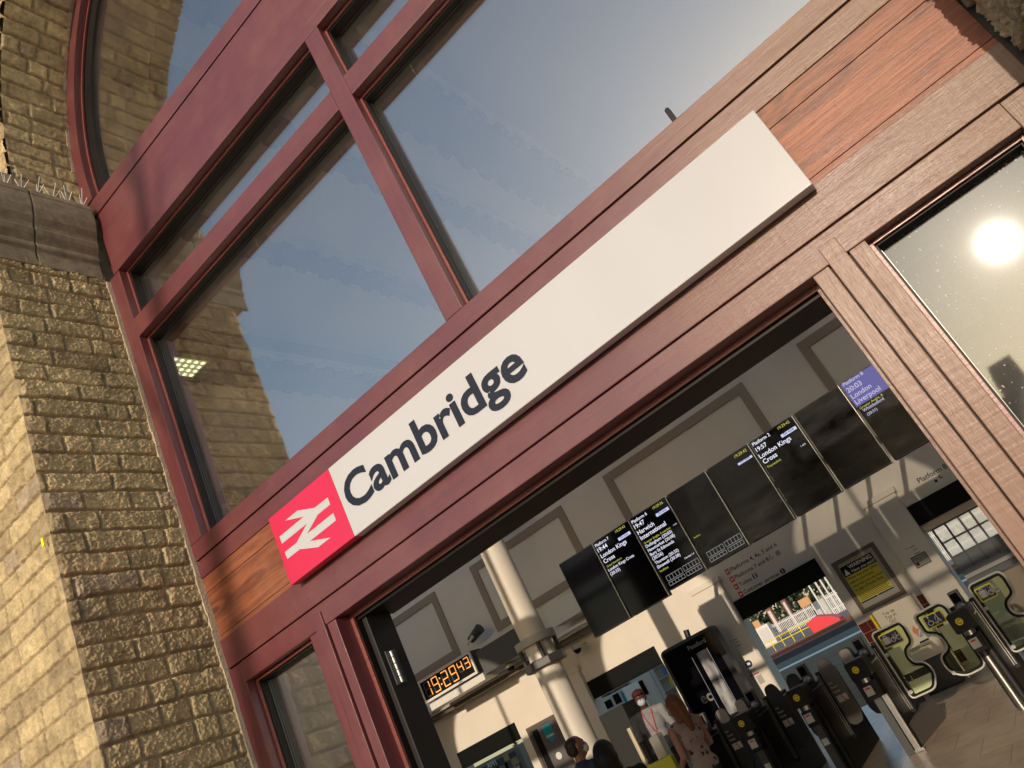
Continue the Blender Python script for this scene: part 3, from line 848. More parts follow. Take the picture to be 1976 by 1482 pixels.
# ------------------------------------------------------------------ the forecourt and the street behind the camera
def struct(o): return tag(o, kind='structure')
M['paving'] = mat('forecourt_paving', (0.30, 0.27, 0.22), 0.85, noise=0.2, nscale=6, bump=0.3)
M['road'] = mat('asphalt', (0.055, 0.055, 0.055), 0.85, noise=0.25, nscale=30, bump=0.3)
q = MB(); q.box(-900, 900, -900, -60, -.6, -.02); q.box(-900, 900, -60, 38.5, -.6, -0.11); struct(q.build('ground', mat('open_ground', (0.12, 0.13, 0.08), 0.95, noise=0.3, nscale=2)))
q = MB(); q.box(-60, 60, -14, YF + .05, -.08, 0.0); struct(q.build('pavement', M['paving']))
q = MB(); q.box(-200, 200, -30, -14.0, -.10, -0.095); struct(q.build('road', M['road']))
# terrace of dark red brick houses across the road (mirrored in the dusty side pane)
M['redbrick'] = mat('dark_red_brick', (0.34, 0.07, 0.055), 0.85, noise=0.2, nscale=8)
M['slate'] = mat('grey_slate', (0.12, 0.13, 0.14), 0.6, noise=0.2, nscale=5)
M['pane_dark'] = mat('dark_window', (0.03, 0.035, 0.04), 0.1)
def house(x0, x1, y, eave, ridge, label):
    t = thing('brick_house', label, 'house', ((x0 + x1) / 2, y, 0), 'brick houses across the road')
    q = MB(); q.box(x0, x1, y - 9, y, -.1, eave); q.build('wall', M['redbrick'], t)
    q = MB(); ym = y - 4.5
    vs = [(x0, y + .3, eave), (x1, y + .3, eave), (x1, y - 9.3, eave), (x0, y - 9.3, eave), (x0, ym, ridge), (x1, ym, ridge)]
    q.add(vs, [(0, 1, 5, 4), (2, 3, 4, 5), (0, 4, 3), (1, 2, 5), (0, 3, 2, 1)]); rf = q.build('roof', M['slate'], t)
    q = MB(); q.box(x1 - .9, x1 - .2, ym - .5, ym + .5, ridge - .6, ridge + (.9 if x1 - x0 > 3 else .1)); q.build('chimney', M['redbrick'], rf)
    for zz in (1.0, 3.9):
        for xx in np.linspace(x0 + 1.2, x1 - 1.2, 3):
            q = MB(); q.box(xx - .5, xx + .5, y - .05, y + .04, zz, zz + 1.5); q.build('window', M['pane_dark'], t)
for i, (xh, w_, e, r_) in enumerate([(1.05, 1.3, 6.75, 6.85), (2.05, 6.2, 5.5, 5.9), (8.4, 6.5, 5.9, 8.0), (14.9, 8, 5.3, 7.3), (-6.5, 7.4, 2.6, 3.9), (-14, 7.0, 4.2, 6.0), (-21.2, 6.8, 3.4, 5.2)]):
    house(xh, xh + w_ - .3, -38, e, r_, 'dark red brick terraced house mirrored in the side pane, ' + ['first', 'second', 'third', 'fourth', 'fifth', 'sixth', 'seventh'][i] + ' of the row')
# leaning sapling whose shadow falls on the left of the screen
tr = thing('young_tree', 'slim leaning young tree whose blurred shadow falls on the left posts', 'tree', (-1.25, -9.5, 0))
q = MB()
b0 = Vector((-1.62, -9.5, 0.0)); 
tp = [b0, b0 + Vector((.15, 0, 2.2)), b0 + Vector((.26, 0, 4.4)), b0 + Vector((.34, 0, 5.2)), b0 + Vector((.44, 0, 6.2)), b0 + Vector((.62, 0, 7.0)), b0 + Vector((.72, 0, 7.5))]
q.tube(tp, [.10, .085, .065, .055, .055, .045, .02], 10)
q.build('trunk', mat('bark', (0.10, 0.08, 0.055), 0.9, noise=.3), tr)
rs = random.Random(4); q = MB()
for s_, e_ in (((.42, 6.1), (.72, 6.75)), ((.36, 5.5), (.12, 6.2)), ((.55, 6.8), (.4, 7.4))):
    q.tube([b0 + Vector((s_[0], 0, s_[1])), b0 + Vector((e_[0], .1, e_[1]))], [.03, .012], 6)
q.build('branches', mat('bark_twig', (0.10, 0.08, 0.055), 0.9), tr)
q = MB()
for i in range(260):
    c_ = b0 + Vector((.62 + rs.gauss(0, .28), rs.gauss(0, .25), 7.5 + rs.gauss(0, .25)))
    a = Vector((rs.gauss(0, 1), rs.gauss(0, 1), rs.gauss(0, 1))).normalized(); b = a.cross(Vector((0, 0, 1))).normalized()
    q.add([c_ - a * .04, c_ + b * .02, c_ + a * .04, c_ - b * .02], [(0, 1, 2, 3)])
q.build('crown', mat('leaf', (0.06, 0.10, 0.03), 0.6), tr)

# simple screens in the neighbouring arches: they throw the same bars of shade into the hall
nb_names = ['far left arch, two along', 'arch next to the left', 'arch to the right']
for cx, nm in zip((centres[0], centres[1], centres[3]), nb_names):
    t = thing('timber_screen', 'red-brown timber screen filling the ' + nm, 'entrance screen', (cx, 0, 0))
    o_ = cx - ax
    def nfr(name, m_, *b):
        q = MB()
        for x0, x1, y0, y1, h0, h1 in b: q.box(fx(x0) + o_, fx(x1) + o_, y0 * k, y1 * k, fh(h0), fh(h1))
        return q.build(name, m_, t)
    nfr('head_beam', Wh, (-3.95, .74, 0, .2, 4.0, 4.716))
    nfr('transom_rail', Wh, (-3.82, .61, 0, .19, 3.41, 3.558))
    nfr('mullion', Wv, (-1.652, -1.535, .003, .18, 1.884, 7.2))
    nfr('sill_rail', Wh, (-3.95, .74, .002, .2, .976, 1.883))
    nfr('stile', Wv, (-3.955, -3.822, .004, .2, -2.84, 3.994), (.612, .737, .004, .2, -2.84, 3.994))
    nfr('side_panel', M['sash'], (-3.822, -3.0, .05, .15, -2.84, .97), (-.2, .612, .05, .15, -2.84, .97))

# ------------------------------------------------------------------ the hall
M['cream'] = mat('cream_plaster', (0.78, 0.715, 0.62), 0.8, noise=0.03, nscale=2, bump=0.1, bscale=40)
M['frame'] = mat('frame_paint', (0.33, 0.26, 0.20), 0.6)
M['taupe'] = mat('taupe_moulding', (0.13, 0.10, 0.075), 0.6)
M['black'] = mat('black_board', (0.008, 0.009, 0.008), 0.6, spec=.12)
M['dkgrey'] = mat('dark_grey_metal', (0.055, 0.055, 0.053), 0.45)
M['grey'] = mat('mid_grey_metal', (0.42, 0.42, 0.39), 0.45)
M['white'] = mat('white_board', (0.78, 0.75, 0.68), 0.4)
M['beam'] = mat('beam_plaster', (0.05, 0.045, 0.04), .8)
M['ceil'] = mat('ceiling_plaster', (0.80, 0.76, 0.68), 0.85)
M['red'] = mat('sign_red', (0.62, 0.03, 0.03), 0.4)
M['yellow'] = mat('safety_yellow', (0.85, 0.65, 0.0), 0.4)
M['navy'] = mat('navy_plate', (0.02, 0.02, 0.10), 0.35)
M['tile_floor'] = None
def floor_mat():
    m = mat('hall_floor_tiles', (0.56, 0.44, 0.31), 0.34, noise=0.18, nscale=4)
    nt = m.node_tree; N = nt.nodes; L = nt.links
    b = N["Principled BSDF"]; src = b.inputs["Base Color"].links[0].from_socket
    g = N.new("ShaderNodeNewGeometry")
    br = N.new("ShaderNodeTexBrick"); br.inputs["Scale"].default_value = 1.0
    br.inputs["Brick Width"].default_value = 0.6; br.inputs["Row Height"].default_value = 0.6; br.inputs["Mortar Size"].default_value = 0.004
    br.inputs["Color1"].default_value = (1, 1, 1, 1); br.inputs["Color2"].default_value = (.86, .86, .86, 1); br.inputs["Mortar"].default_value = (.4, .4, .4, 1)
    L.new(g.outputs["Position"], br.inputs["Vector"])
    mx = N.new("ShaderNodeMix"); mx.data_type = 'RGBA'; mx.blend_type = 'MULTIPLY'; mx.inputs["Factor"].default_value = 1
    L.new(src, mx.inputs["A"]); L.new(br.outputs["Color"], mx.inputs["B"]); L.new(mx.outputs["Result"], b.inputs["Base Color"])
    return m
XL, XRR = -24.0, 12.0
BW = 14.0 - D         # back wall face, y
CE = 6.62             # ceiling
q = MB(); q.box(XL, XRR, YF + .05, BW + .35, -.12, 0.002); struct(q.build('floor', floor_mat()))
q = MB()
LX, LY0, LY1 = [(-18.0, -8.1), (-7.6, -1.6), (-1.1, 8.0)], 6.4, 11.4  # openings added, out of view, to fill the hall with sky light
q.box(XL - .3, XRR + .3, .17, LY0, CE, CE + .12); q.box(XL - .3, XRR + .3, LY1, BW + .35, CE, CE + .12)
xp = XL - .3
for a, b in LX: q.box(xp, a, LY0, LY1, CE, CE + .12); xp = b
q.box(xp, XRR + .3, LY0, LY1, CE, CE + .12)
struct(q.build('ceiling', M['ceil']))
for (a, b), n_ in zip(LX, ('left', 'middle', 'right')):
    q = MB()
    for bx_ in ((a - .1, b + .1, LY0 - .1, LY0), (a - .1, b + .1, LY1, LY1 + .1), (a - .1, a, LY0, LY1), (b, b + .1, LY0, LY1)): q.box(*bx_, CE + .005, CE + 1.3)
    tag(q.build('added_skylight', M['cream']), 'white upstand of the %s roof lantern over the ticket hall' % n_, 'roof light', 'roof lanterns over the hall')  # upstands added to keep direct sun out of the openings
hw = thing('hall_wall', 'cream panelled back wall of the ticket hall, pierced by four openings', 'wall', (-6, BW, 0))
def U(u, d=14.0): return u * d
def Zw(w, d=14.0): return H + w * d
ops = [(-.868, -.7473), (-.6115, -.490), (-.366, -.2467), (-.1275, -.006)]
zt_ = Zw(.0385)
q = MB(); xprev = XL
for a, b in ops:
    q.box(xprev, U(a), BW, BW + .35, 0, CE); q.box(U(a), U(b), BW, BW + .35, zt_, CE); xprev = U(b)
q.box(xprev, XRR, BW, BW + .35, 0, CE)
q.box(XL - .3, XL, .1, BW + .35, 0, CE); q.box(XRR, XRR + .3, .1, BW + .35, 0, CE)
q.build('plaster', M['cream'], hw)
q = MB()
for a, b, tp in ((-.4076, -.3665, 2.75), (-.1665, -.1285, 2.62), (-.662, -.612, 2.6)):
    q.box(U(a, 13.88), U(b, 13.88), 13.88 - D, BW - .001, 0, tp)
    q.box(U(a, 13.88) - .03, U(b, 13.88) + .03, 13.85 - D, BW - .001, tp, tp + .09)
q.build('pilaster', M['cream'], hw, bevel=.01)
# skirting of dark red tiles
M['redtile'] = mat('oxblood_tiles', (0.14, 0.02, 0.018), 0.2)
q = MB(); rs = random.Random(2)
for a, b in ((-.49, -.366), (-.2467, -.1275), (-.7473, -.6115)):
    x = U(a) + .01
    while x < U(b) - .16:
        for r in range(7):
            q.box(x, x + .147, BW - .125 if (-.1665 * 14 - .1 < x < -.1285 * 14 and 0) else BW - .012, BW - .0005, .05 + r * .155, .05 + r * .155 + .15)
        x += .151
q.build('tile_dado', M['redtile'], hw)
# raised frames
def frame_band(u0, u1, w0, w1, t=.0115, d=13.985):
    q = MB(); y0, y1 = d - D - .02, BW - .001
    q.box(U(u0), U(u1), y0, y1, Zw(w1 - t), Zw(w1)); q.box(U(u0), U(u1), y0, y1, Zw(w0), Zw(w0 + t))
    q.box(U(u0), U(u0 + t), y0, y1, Zw(w0 + t), Zw(w1 - t)); q.box(U(u1 - t), U(u1), y0, y1, Zw(w0 + t), Zw(w1 - t))
    q.build('moulded_frame', M['frame'], hw)
for u0, u1 in ((-1.02, -.7877), (-.7072, -.5169), (-.4377, -.2040), (-.1226, .068)):
    frame_band(u0, u1, .160, .2655)
# ledge (cable trunking shelf) on the wall
ls = thing('wall_ledge', 'long pale shelf ledge along the hall wall under the digital clock', 'ledge', (U(-.8), BW, Zw(.1)))
q = MB(); q.box(U(-1.1), U(-.5), 13.45 - D, BW - .001, Zw(.107, 13.6), Zw(.1105, 13.6)); q.build('shelf_top', M['white'], ls)
q = MB(); q.box(U(-1.1), U(-.5), 13.5 - D, BW - .002, Zw(.1025, 13.6), Zw(.1068, 13.6)); q.build('fascia', M['grey'], ls)
q = MB(); q.box(U(-1.1), U(-.5), 13.62 - D, BW - .003, Zw(.097, 13.6), Zw(.1023, 13.6)); q.build('under_rail', M['taupe'], ls)
# ceiling beams running into the hall, with dentils
for i, (xb0, xb1, hb) in enumerate([(-.375, -.46, .42), (-.60, -.63, .16), (-1.16, -1.24, .42), (.34, .42, .42), (-1.9, -1.98, .42), (-.86, -.89, .16)]):
    t = thing('ceiling_beam', 'long %s ceiling beam with dentils running towards the platforms, %s' % (('deep', 'slim', 'deep', 'deep', 'deep', 'slim')[i], ('above the mullion', 'between the deep beams', 'left of the lamp', 'over the right side pane', 'farthest left', 'beside the lamp')[i]), 'beam', (0, 6, CE))
    z0 = CE - hb; zz = z0 - H
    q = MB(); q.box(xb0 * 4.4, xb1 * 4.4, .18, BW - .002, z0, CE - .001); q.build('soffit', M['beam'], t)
    q = MB(); e = min(xb0, xb1) * 4.4; e2 = max(xb0, xb1) * 4.4
    q.box(e - .09, e - .001, .18, BW - .002, z0 + .10, z0 + .16); q.box(e2 + .001, e2 + .09, .18, BW - .002, z0 + .10, z0 + .16); q.build('cornice', M['white'], t)
    q = MB(); y = .4
    while y < BW - .3:
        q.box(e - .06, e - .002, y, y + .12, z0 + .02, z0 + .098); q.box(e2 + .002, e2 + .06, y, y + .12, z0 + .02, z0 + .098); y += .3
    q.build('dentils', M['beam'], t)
# the LED floodlight seen through the left pane
fl = thing('led_floodlight', 'square dark lamp with a lit grid of LEDs, behind the tall left pane', 'lamp', tuple(W(-1.165, .975, 4.3)))
c_ = W(-1.163, .972, 4.3)
q = MB(); q.box(c_.x - .30, c_.x + .32, c_.y - .26, c_.y + .30, c_.z, c_.z + .12); q.build('housing', M['dkgrey'], fl, bevel=.05, seg=3)
q = MB(); q.box(c_.x - .13, c_.x + .12, c_.y - .19, c_.y + .15, c_.z - .006, c_.z - .001); lp = q.build('lens_plate', mat('lens_plate', (.3, .32, .2), .4, emit=(0.75, 0.85, 0.35), estr=.5), fl)
q = MB()
for i in range(4):
    for j in range(5):
        q.tube([(c_.x - .10 + i * .064, c_.y - .16 + j * .07, c_.z - .012), (c_.x - .10 + i * .064, c_.y - .16 + j * .07, c_.z - .007)], .02, 10)
q.build('led_cells', mat('led', (1, 1, .8), .4, emit=(1, 1, .66), estr=2.2), lp)
q = MB(); q.tube([(c_.x, c_.y, c_.z + .08), (c_.x, c_.y, CE - .002)], .02, 10); q.build('drop_rod', M['dkgrey'], fl)

# ------------------------------------------------------------------ column with its two collars
cd = 9.0; cu = W(-.6545, 0, cd); cr = .187
co = thing('column', 'round cream column with two grey metal collars, in front of the back wall', 'column', (cu.x, cu.y, 0))
q = MB(); q.lathe(cu.x, cu.y, [(cr + .04, 0), (cr + .04, .2), (cr + .005, .26), (cr, .3), (cr - .005, CE - .002)], 48); q.build('shaft', mat('column_paint', (.70, .65, .57), .55, noise=.03, nscale=3), co, smooth=True)
q = MB(); z1, z2 = Zw(.1165, cd), Zw(.1270, cd)
q.lathe(cu.x, cu.y, [(cr + .002, z1), (cr + .09, z1), (cr + .095, z1 + .01), (cr + .095, z2 - .01), (cr + .09, z2), (cr + .002, z2)], 48); q.build('upper_collar', M['grey'], co, smooth=True)
q = MB(); z3, z4 = Zw(.0830, cd), Zw(.0945, cd)
q.lathe(cu.x, cu.y, [(cr + .002, z3), (cr + .10, z3), (cr + .105, z3 + .01), (cr + .105, z4 - .01), (cr + .10, z4), (cr + .002, z4)], 8); q.build('lower_collar', M['dkgrey'], co)
for a in (3.6, 5.35, .8, 2.2):
    q = MB(); px, py = cu.x + (cr + .06) * math.cos(a), cu.y + (cr + .06) * math.sin(a); q.box(px - .02, px + .02, py - .02, py + .02, z4 - .004, z1 + .004); q.build('strut', M['dkgrey'], co)
# small dome cameras and a floodlight
def dome(u, w, d, label):
    p = W(u, w, d); t = thing('dome_camera', label, 'security camera', tuple(p), 'dome cameras')
    q = MB(); q.lathe(p.x, p.y, [(.09, p.z), (.09, p.z + .07)], 20); q.build('mount', M['grey'], t)
    q = MB(); q.lathe(p.x, p.y, [(.01, p.z - .085), (.05, p.z - .07), (.075, p.z - .03), (.08, p.z - .001)], 20); q.build('dome', M['black'], t, smooth=True)
    q = MB(); q.box(p.x - .02, p.x + .02, p.y, BW - .001, p.z + .03, p.z + .06); q.build('arm', M['grey'], t)
dome(-.7135, .1075, 13.2, 'small black dome camera under the ledge left of the column')
dome(-.598, .083, 13.6, 'small black dome camera just right of the column')
p = W(-.747, .176, 13.55)
fl2 = thing('wall_floodlight', 'small dark floodlight on an arm above the digital clock, sun catching its edge', 'lamp', tuple(p))
q = MB(); q.tube([p + Vector((-.18, 0, -.07)), p + Vector((.16, 0, .04))], [.08, .11], 12); q.build('housing', M['dkgrey'], fl2, bevel=.01)
q = MB(); q.tube([p + Vector((-.5, .38, .04)), p + Vector((-.15, .0, -.05))], .035, 8); q.build('arm', M['taupe'], fl2)
q = MB(); q.tube([p + Vector((-.27, -.05, -.12)), p + Vector((-.02, -.10, -.04))], [.02, .035], 8); q.build('sunlit_tip', mat('sunlit_tip_paint', (.8, .75, .6), .3), fl2)  # pale colour paints in the sunlit tip
# boxes flanking the column on the ledge
q = MB(); a_, b_ = W(-.7615, .1165, 12.9), W(-.676, .1525, 12.9); q.box(a_.x, b_.x, 12.9 - D, 13.45 - D, a_.z, b_.z)
tag(q.build('cable_box', mat('cable_box_paint', (.10, .105, .10), .6), bevel=.01), 'plain grey cable box beside the digital clock', 'equipment box')
q = MB(); a_, b_ = W(-.6205, .1235, 13.35), W(-.556, .155, 13.35); q.box(a_.x, b_.x, 13.35 - D, 13.9 - D, a_.z, b_.z)
tag(q.build('equipment_case', M['white'], bevel=.01), 'plain white box on the ledge right of the column', 'equipment box')

# ------------------------------------------------------------------ digital clock
cd_ = 13.0
ck = thing('digital_clock', 'orange-lit digital clock reading 19:29 43 in a silver frame on the ledge', 'clock', tuple(W(-.83, .12, cd_)))
a_, b_ = W(-.8895, .1238, cd_), W(-.7715, .1590, cd_)
yk = cd_ - D
q = MB(); q.box(a_.x + .01, b_.x - .01, yk + .01, yk + .36, a_.z + .01, b_.z - .01); q.build('case', M['dkgrey'], ck, bevel=.01)
t_ = .045; q = MB()
for bx in ((a_.x, b_.x, a_.z, a_.z + t_), (a_.x, b_.x, b_.z - t_, b_.z), (a_.x, a_.x + t_, a_.z + t_, b_.z - t_), (b_.x - t_, b_.x, a_.z + t_, b_.z - t_)): q.box(bx[0], bx[1], yk - .02, yk + .02, bx[2], bx[3])
q.build('frame', M['white'], ck)
q = MB(); q.box(a_.x + t_, b_.x - t_, yk, yk + .015, a_.z + t_, b_.z - t_); ds_ = q.build('display', M['black'], ck)
SEG = {'0': 'abcdef', '1': 'bc', '2': 'abged', '3': 'abgcd', '4': 'fgbc', '9': 'abcdfg', '8': 'abcdefg'}
lit, off = MB(), MB()
def digit(ch, x, z, w_, h_, t):
    L_ = {'a': (x, x + w_, z + h_ - t, z + h_), 'd': (x, x + w_, z, z + t), 'g': (x, x + w_, z + h_ / 2 - t / 2, z + h_ / 2 + t / 2),
          'f': (x - t * .3, x + t * .7, z + h_ / 2 + t * .6, z + h_ - t * .6), 'e': (x - t * .3, x + t * .7, z + t * .6, z + h_ / 2 - t * .6),
          'b': (x + w_ - t * .7, x + w_ + t * .3, z + h_ / 2 + t * .6, z + h_ - t * .6), 'c': (x + w_ - t * .7, x + w_ + t * .3, z + t * .6, z + h_ / 2 - t * .6)}
    for s_ in 'abcdefg':
        on = s_ in SEG[ch]; x0, x1, z0, z1 = L_[s_]
        (lit if on else off).box(x0, x1, yk - .004 if on else yk - .002, yk - .0005, z0, z1)
wd, hg = .155, .30; zx = a_.z + .085
x = a_.x + .12
for i, ch in enumerate('1929'):
    digit(ch, x, zx, wd, hg, .021); x += wd + .085
    if i == 1:
        for dz in (.08, .2): lit.box(x - .035, x - .005, yk - .004, yk - .0005, zx + dz, zx + dz + .03)
        x += .05
for ch in '43':
    digit(ch, x - .01, zx + .09, .12, .21, .018); x += .19
lit.build('lit_segments', mat('amber_segments', (.9, .3, .05), .5, emit=(1.0, .42, .10), estr=.85), ds_)
off.build('unlit_segments', mat('dark_segments', (.08, .075, .06), .5), ds_)
q = MB(); a2, b2 = W(-.8835, .1105, 12.85), W(-.764, .1205, 12.85); q.box(a2.x, b2.x, 12.85 - D, 13.3 - D, a2.z, b2.z); q.build('stand', M['white'], ck)
# ------------------------------------------------------------------ departure screens
def emis(name, c, s): return mat(name, (0, 0, 0), .5, emit=c, estr=s)
TW, TY, TB, TL = emis('white_pixels', (.85, .85, 1), .85), emis('yellow_pixels', (.75, .75, .12), .6), emis('status_blue', (.62, .65, .95), .8), emis('line_pixels', (.3, .3, .3), .6)
TP = emis('violet_pixels', (.11, .10, .34), .8)
SD = 9.25; ysd = SD - D
M['scr'] = mat('screen_glass', (0.004, 0.004, 0.006), 0.08, spec=.14)
M['scr_smear_sheen'] = mat('smear_sheen_screen_glass', (0.013, 0.013, 0.015), 0.22, spec=.2, noise=.95, nscale=1.1, stretch=(1.5, 1, 4), rvar=.15)  # grease smears; their pale noise also paints in faint reflections
M['case'] = mat('screen_casing', (0.012, 0.012, 0.012), .4)
us = [-.5660, -.5000, -.4345, -.3708, -.3055, -.2395, -.1743, -.1095, -.0440]
white = {1: [("Platform 7", .1875, -.4984, -.4742), ("19:44", .1794, -.4982, -.4812), ("London Kings", .1703, -.4980, -.4529), ("Cross", .1622, -.4978, -.4789),
             ("London Kings Cross", .1500, -.4976, -.4528), ("(20:33)", .1438, -.4976, -.4810)],
         2: [("Platform 6", .1887 - .001, -.4326, -.4068), ("19:47", .1796, -.4326, -.4154), ("Harwich", .1707, -.4325, -.4047), ("International", .1627, -.4324, -.3899),
             ("Dullingham (20:03)", .1505, -.4315, -.3879), ("Newmarket (20:08)", .1445, -.4315, -.3872), ("Bury St Edmunds", .1384, -.4315, -.3924), ("(20:26)", .1324, -.4315, -.4143),
             ("Thurston (20:32)", .1258, -.4312, -.3928), ("Elmswell (20:38)", .1198, -.4310, -.3939), ("1 of 2", .1567, -.3819, -.3763), ("Coaches 1-4", .1128, -.3913, -.3762)],
         5: [("Platform 2", .1885, -.2359, -.2106), ("19:57", .1800, -.2358, -.2204), ("London Kings", .1706, -.2368, -.1915), ("Cross", .1626, -.2363, -.2167), ("1 of 4", .1567, -.1869, -.1806)],
         7: [("Platform 8", .1905, -.1058, -.0797), ("20:03", .1811, -.1061, -.0873), ("London", .1725, -.1059, -.0807), ("Liverpool", .1645, -.1060, -.0740), ("Whittlesford", .1530, -.1045, -.0778), ("(20:31)", .1470, -.1030, -.0904)]}
yell = {1: [("19:29:42", .1893, -.4607, -.4438), ("Great Northern", .1558, -.4970, -.4710)], 2: [("19:29:36", .1890, -.3954, -.3787), ("Greater Anglia, 4 coaches", .1560, -.4316, -.3872), ("Facilities", .1142, -.4307, -.4172)],
        3: [("Facilities", .1290, -.3660, -.3560)], 4: [("19:29:42", .1880, -.2635, -.2457)], 5: [("19:29:42", .1890, -.1984, -.1819), ("Thameslink", .1558, -.2356, -.2157)], 7: [("Greater Anglia, 8", .1575, -.1059, -.0764)]}
stat = {1: (-.4622, -.4412, .1778, .1820), 2: (-.3963, -.3755, .1780, .1822), 4: (-.2649, -.2438, .1779, .1808), 5: (-.2001, -.1788, .1782, .1823)}
names = ['blank leftmost departure screen hanging over the gates', 'departure screen for Platform 7, 19:44 to London Kings Cross', 'departure screen for Platform 6, 19:47 to Harwich International',
         'dark departure screen showing only a faint coach diagram', 'dim departure screen with just a clock and On time box', 'departure screen for Platform 2, 19:57 to London Kings Cross',
         'blank screen between the Platform 2 and Platform 8 screens', 'departure screen with violet header for Platform 8, 20:03 to London']
def text_w(q, s, w, u0, u1, y, d=SD, bold=.01):
    vs, fs = text_geo(s, bold)
    xs = [v[0] for v in vs]; sc = (u1 - u0) * d / (max(xs) - min(xs)); x0 = u0 * d - min(xs) * sc
    q.add([(x0 + v[0] * sc, y, Zw(w, d) + v[1] * sc * 1.0) for v in vs], fs)
for i in range(8):
    a, b = us[i] + .0006, us[i + 1] - .0006
    lo = .0835 if i < 2 else .0885
    t = thing('departure_screen', names[i], 'departure screen', (U((a + b) / 2, SD), ysd, Zw(lo, SD)), 'row of departure screens over the gates')
    q = MB(); q.box(U(a, SD) + .010, U(b, SD) - .012, ysd, ysd + .12, Zw(lo, SD), Zw(.1955, SD)); q.build('casing', M['case'], t, bevel=.006)
    q = MB(); q.box(U(a, SD) + .012, U(b, SD) - .012, ysd - .003, ysd + .002, Zw(lo, SD) + .014, Zw(.1955, SD) - .014); dp = q.build('display', M['scr_smear_sheen'] if i in (3, 4, 5, 6, 7) else M['scr'], t)
    q = MB(); q.box(U(b, SD) - .012, U(b, SD) - .006, ysd - .006, ysd + .02, Zw(lo, SD), Zw(.1955, SD)); q.build('edge_trim', M['steel'], t)
    q = MB(); q.box(U((a + b) / 2, SD) - .03, U((a + b) / 2, SD) + .03, ysd + .1, BW - .002, Zw(.15, SD), Zw(.156, SD)); q.build('wall_arm', M['dkgrey'], t)
    y = ysd - .0045
    if i == 7:
        q = MB(); q.box(U(-.1078, SD), U(b, SD) - .014, ysd - .0038, ysd - .0032, Zw(.1618, SD), Zw(.1945, SD)); q.build('header_panel', TP, dp)
    if i in white:
        q = MB()
        for s_, w_, u0, u1 in white[i]: text_w(q, s_, w_, u0, u1, y, bold=.012)
        q.build('lettering', TW if i != 7 else emis('pale_pixels', (.6, .6, .85), .7), dp)
    if i in yell:
        q = MB()
        for s_, w_, u0, u1 in yell[i]: text_w(q, s_, w_, u0, u1, y, bold=.0)
        q.build('yellow_lettering', TY, dp)
    if i in stat:
        u0, u1, w0, w1 = stat[i]
        q = MB(); q.box(U(u0, SD), U(u1, SD), ysd - .0042, ysd - .0034, Zw(w0, SD), Zw(w1, SD)); bx = q.build('status_box', TB, dp)
        q = MB(); text_w(q, "On time", w0 + .0011, u0 + .0035, u1 - .0035, ysd - .0055); q.build('status_lettering', M['ink'], bx)
    if i in (2, 3):
        q = MB(); o_ = 0 if i == 2 else .0655
        def line(u0, w0, u1, w1): q.tube([(U(u0 + o_, SD), y, Zw(w0, SD)), (U(u1 + o_, SD), y, Zw(w1, SD))], .0035, 4)
        for (u0, u1, w0, w1) in ((-.4270, -.4025, .0995, .1062), (-.3995, -.3755, .1000, .1065), (-.4276, -.4025, .0932, .0975), (-.3995, -.3765, .0930, .0978)):
            line(u0, w0, u1, w0); line(u0, w1, u1, w1)
            for j in range(6):
                uu = u0 + (u1 - u0) * j / 5
                line(uu, w0, uu, w1)
        q.build('coach_diagram', TL, dp)

# ------------------------------------------------------------------ lettering and notices on the back wall
yw = BW - .002
ws = thing('direction_sign', 'wall directions to platforms, toilets and customer services with red arrows', 'wall sign', (U(-.31), BW, Zw(.045)))
q = MB()
for s_, w_, u0, u1 in (("Platforms 4, 4a, 5 and 6", .0712, -.3450, -.2774), ("Platforms 7 and 8", .0608, -.3450, -.2955), ("Toilets", .0506, -.3450, -.3270), ("Customer services", .0404, -.3450, -.2935)):
    text_w(q, s_, w_, u0, u1, yw, 14.0, bold=.012)
q.build('lettering', M['ink'], ws)
for w_ in (.0710, .0606, .0504, .0402):
    q = MB(); q.box(U(-.3523), U(-.3468), BW - .006, BW - .001, Zw(w_ - .001), Zw(w_ + .0058)); ab = q.build('arrow_plate', M['red'], ws)
    q = MB(); cxx, czz = U(-.34955), Zw(w_ + .0024)
    q.prism([(cxx - .026, czz), (cxx, czz + .026), (cxx + .008, czz + .018), (cxx - .004, czz + .007), (cxx + .026, czz + .007), (cxx + .026, czz - .007), (cxx - .004, czz - .007), (cxx + .008, czz - .018), (cxx, czz - .026)], BW - .0075, BW - .0062)
    q.build('arrow', M['white'], ab)
q = MB(); cxx, czz = U(-.2905) + .03, Zw(.0428); q.tube([(cxx, BW - .006, czz), (cxx, BW - .001, czz)], .045, 20); ib = q.build('information_symbol', M['ink'], ws)
q = MB(); q.box(cxx - .008, cxx + .008, BW - .009, BW - .0065, czz - .025, czz + .010); q.box(cxx - .009, cxx + .009, BW - .009, BW - .0065, czz + .017, czz + .030); q.build('information_mark', M['white'], ib)
def figure_(q, x, z, s, y):
    q.tube([(x, y, z + .085 * s), (x, y - .003, z + .085 * s)], .011 * s, 10); q.prism([(x - .014 * s, z + .07 * s), (x + .014 * s, z + .07 * s), (x + .010 * s, z), (x - .010 * s, z)], y - .003, y)
q = MB(); figure_(q, U(-.3235), Zw(.0503), 1, yw); figure_(q, U(-.3195), Zw(.0503), 1, yw); q.build('toilet_symbols', M['ink'], ws)
q = MB(); x_, z_ = U(-.2915), Zw(.0606); q.tube([(x_ + .04 * math.cos(a), yw, z_ + .03 + .028 * math.sin(a)) for a in np.linspace(1.9, 6.0, 12)], .006, 6)
q.tube([(x_ - .012, yw, z_ + .085), (x_ - .01, yw, z_ + .04), (x_ + .03, yw, z_ + .035)], .006, 6); q.box(x_ + .10, x_ + .18, yw - .002, yw + .001, z_, z_ + .08)
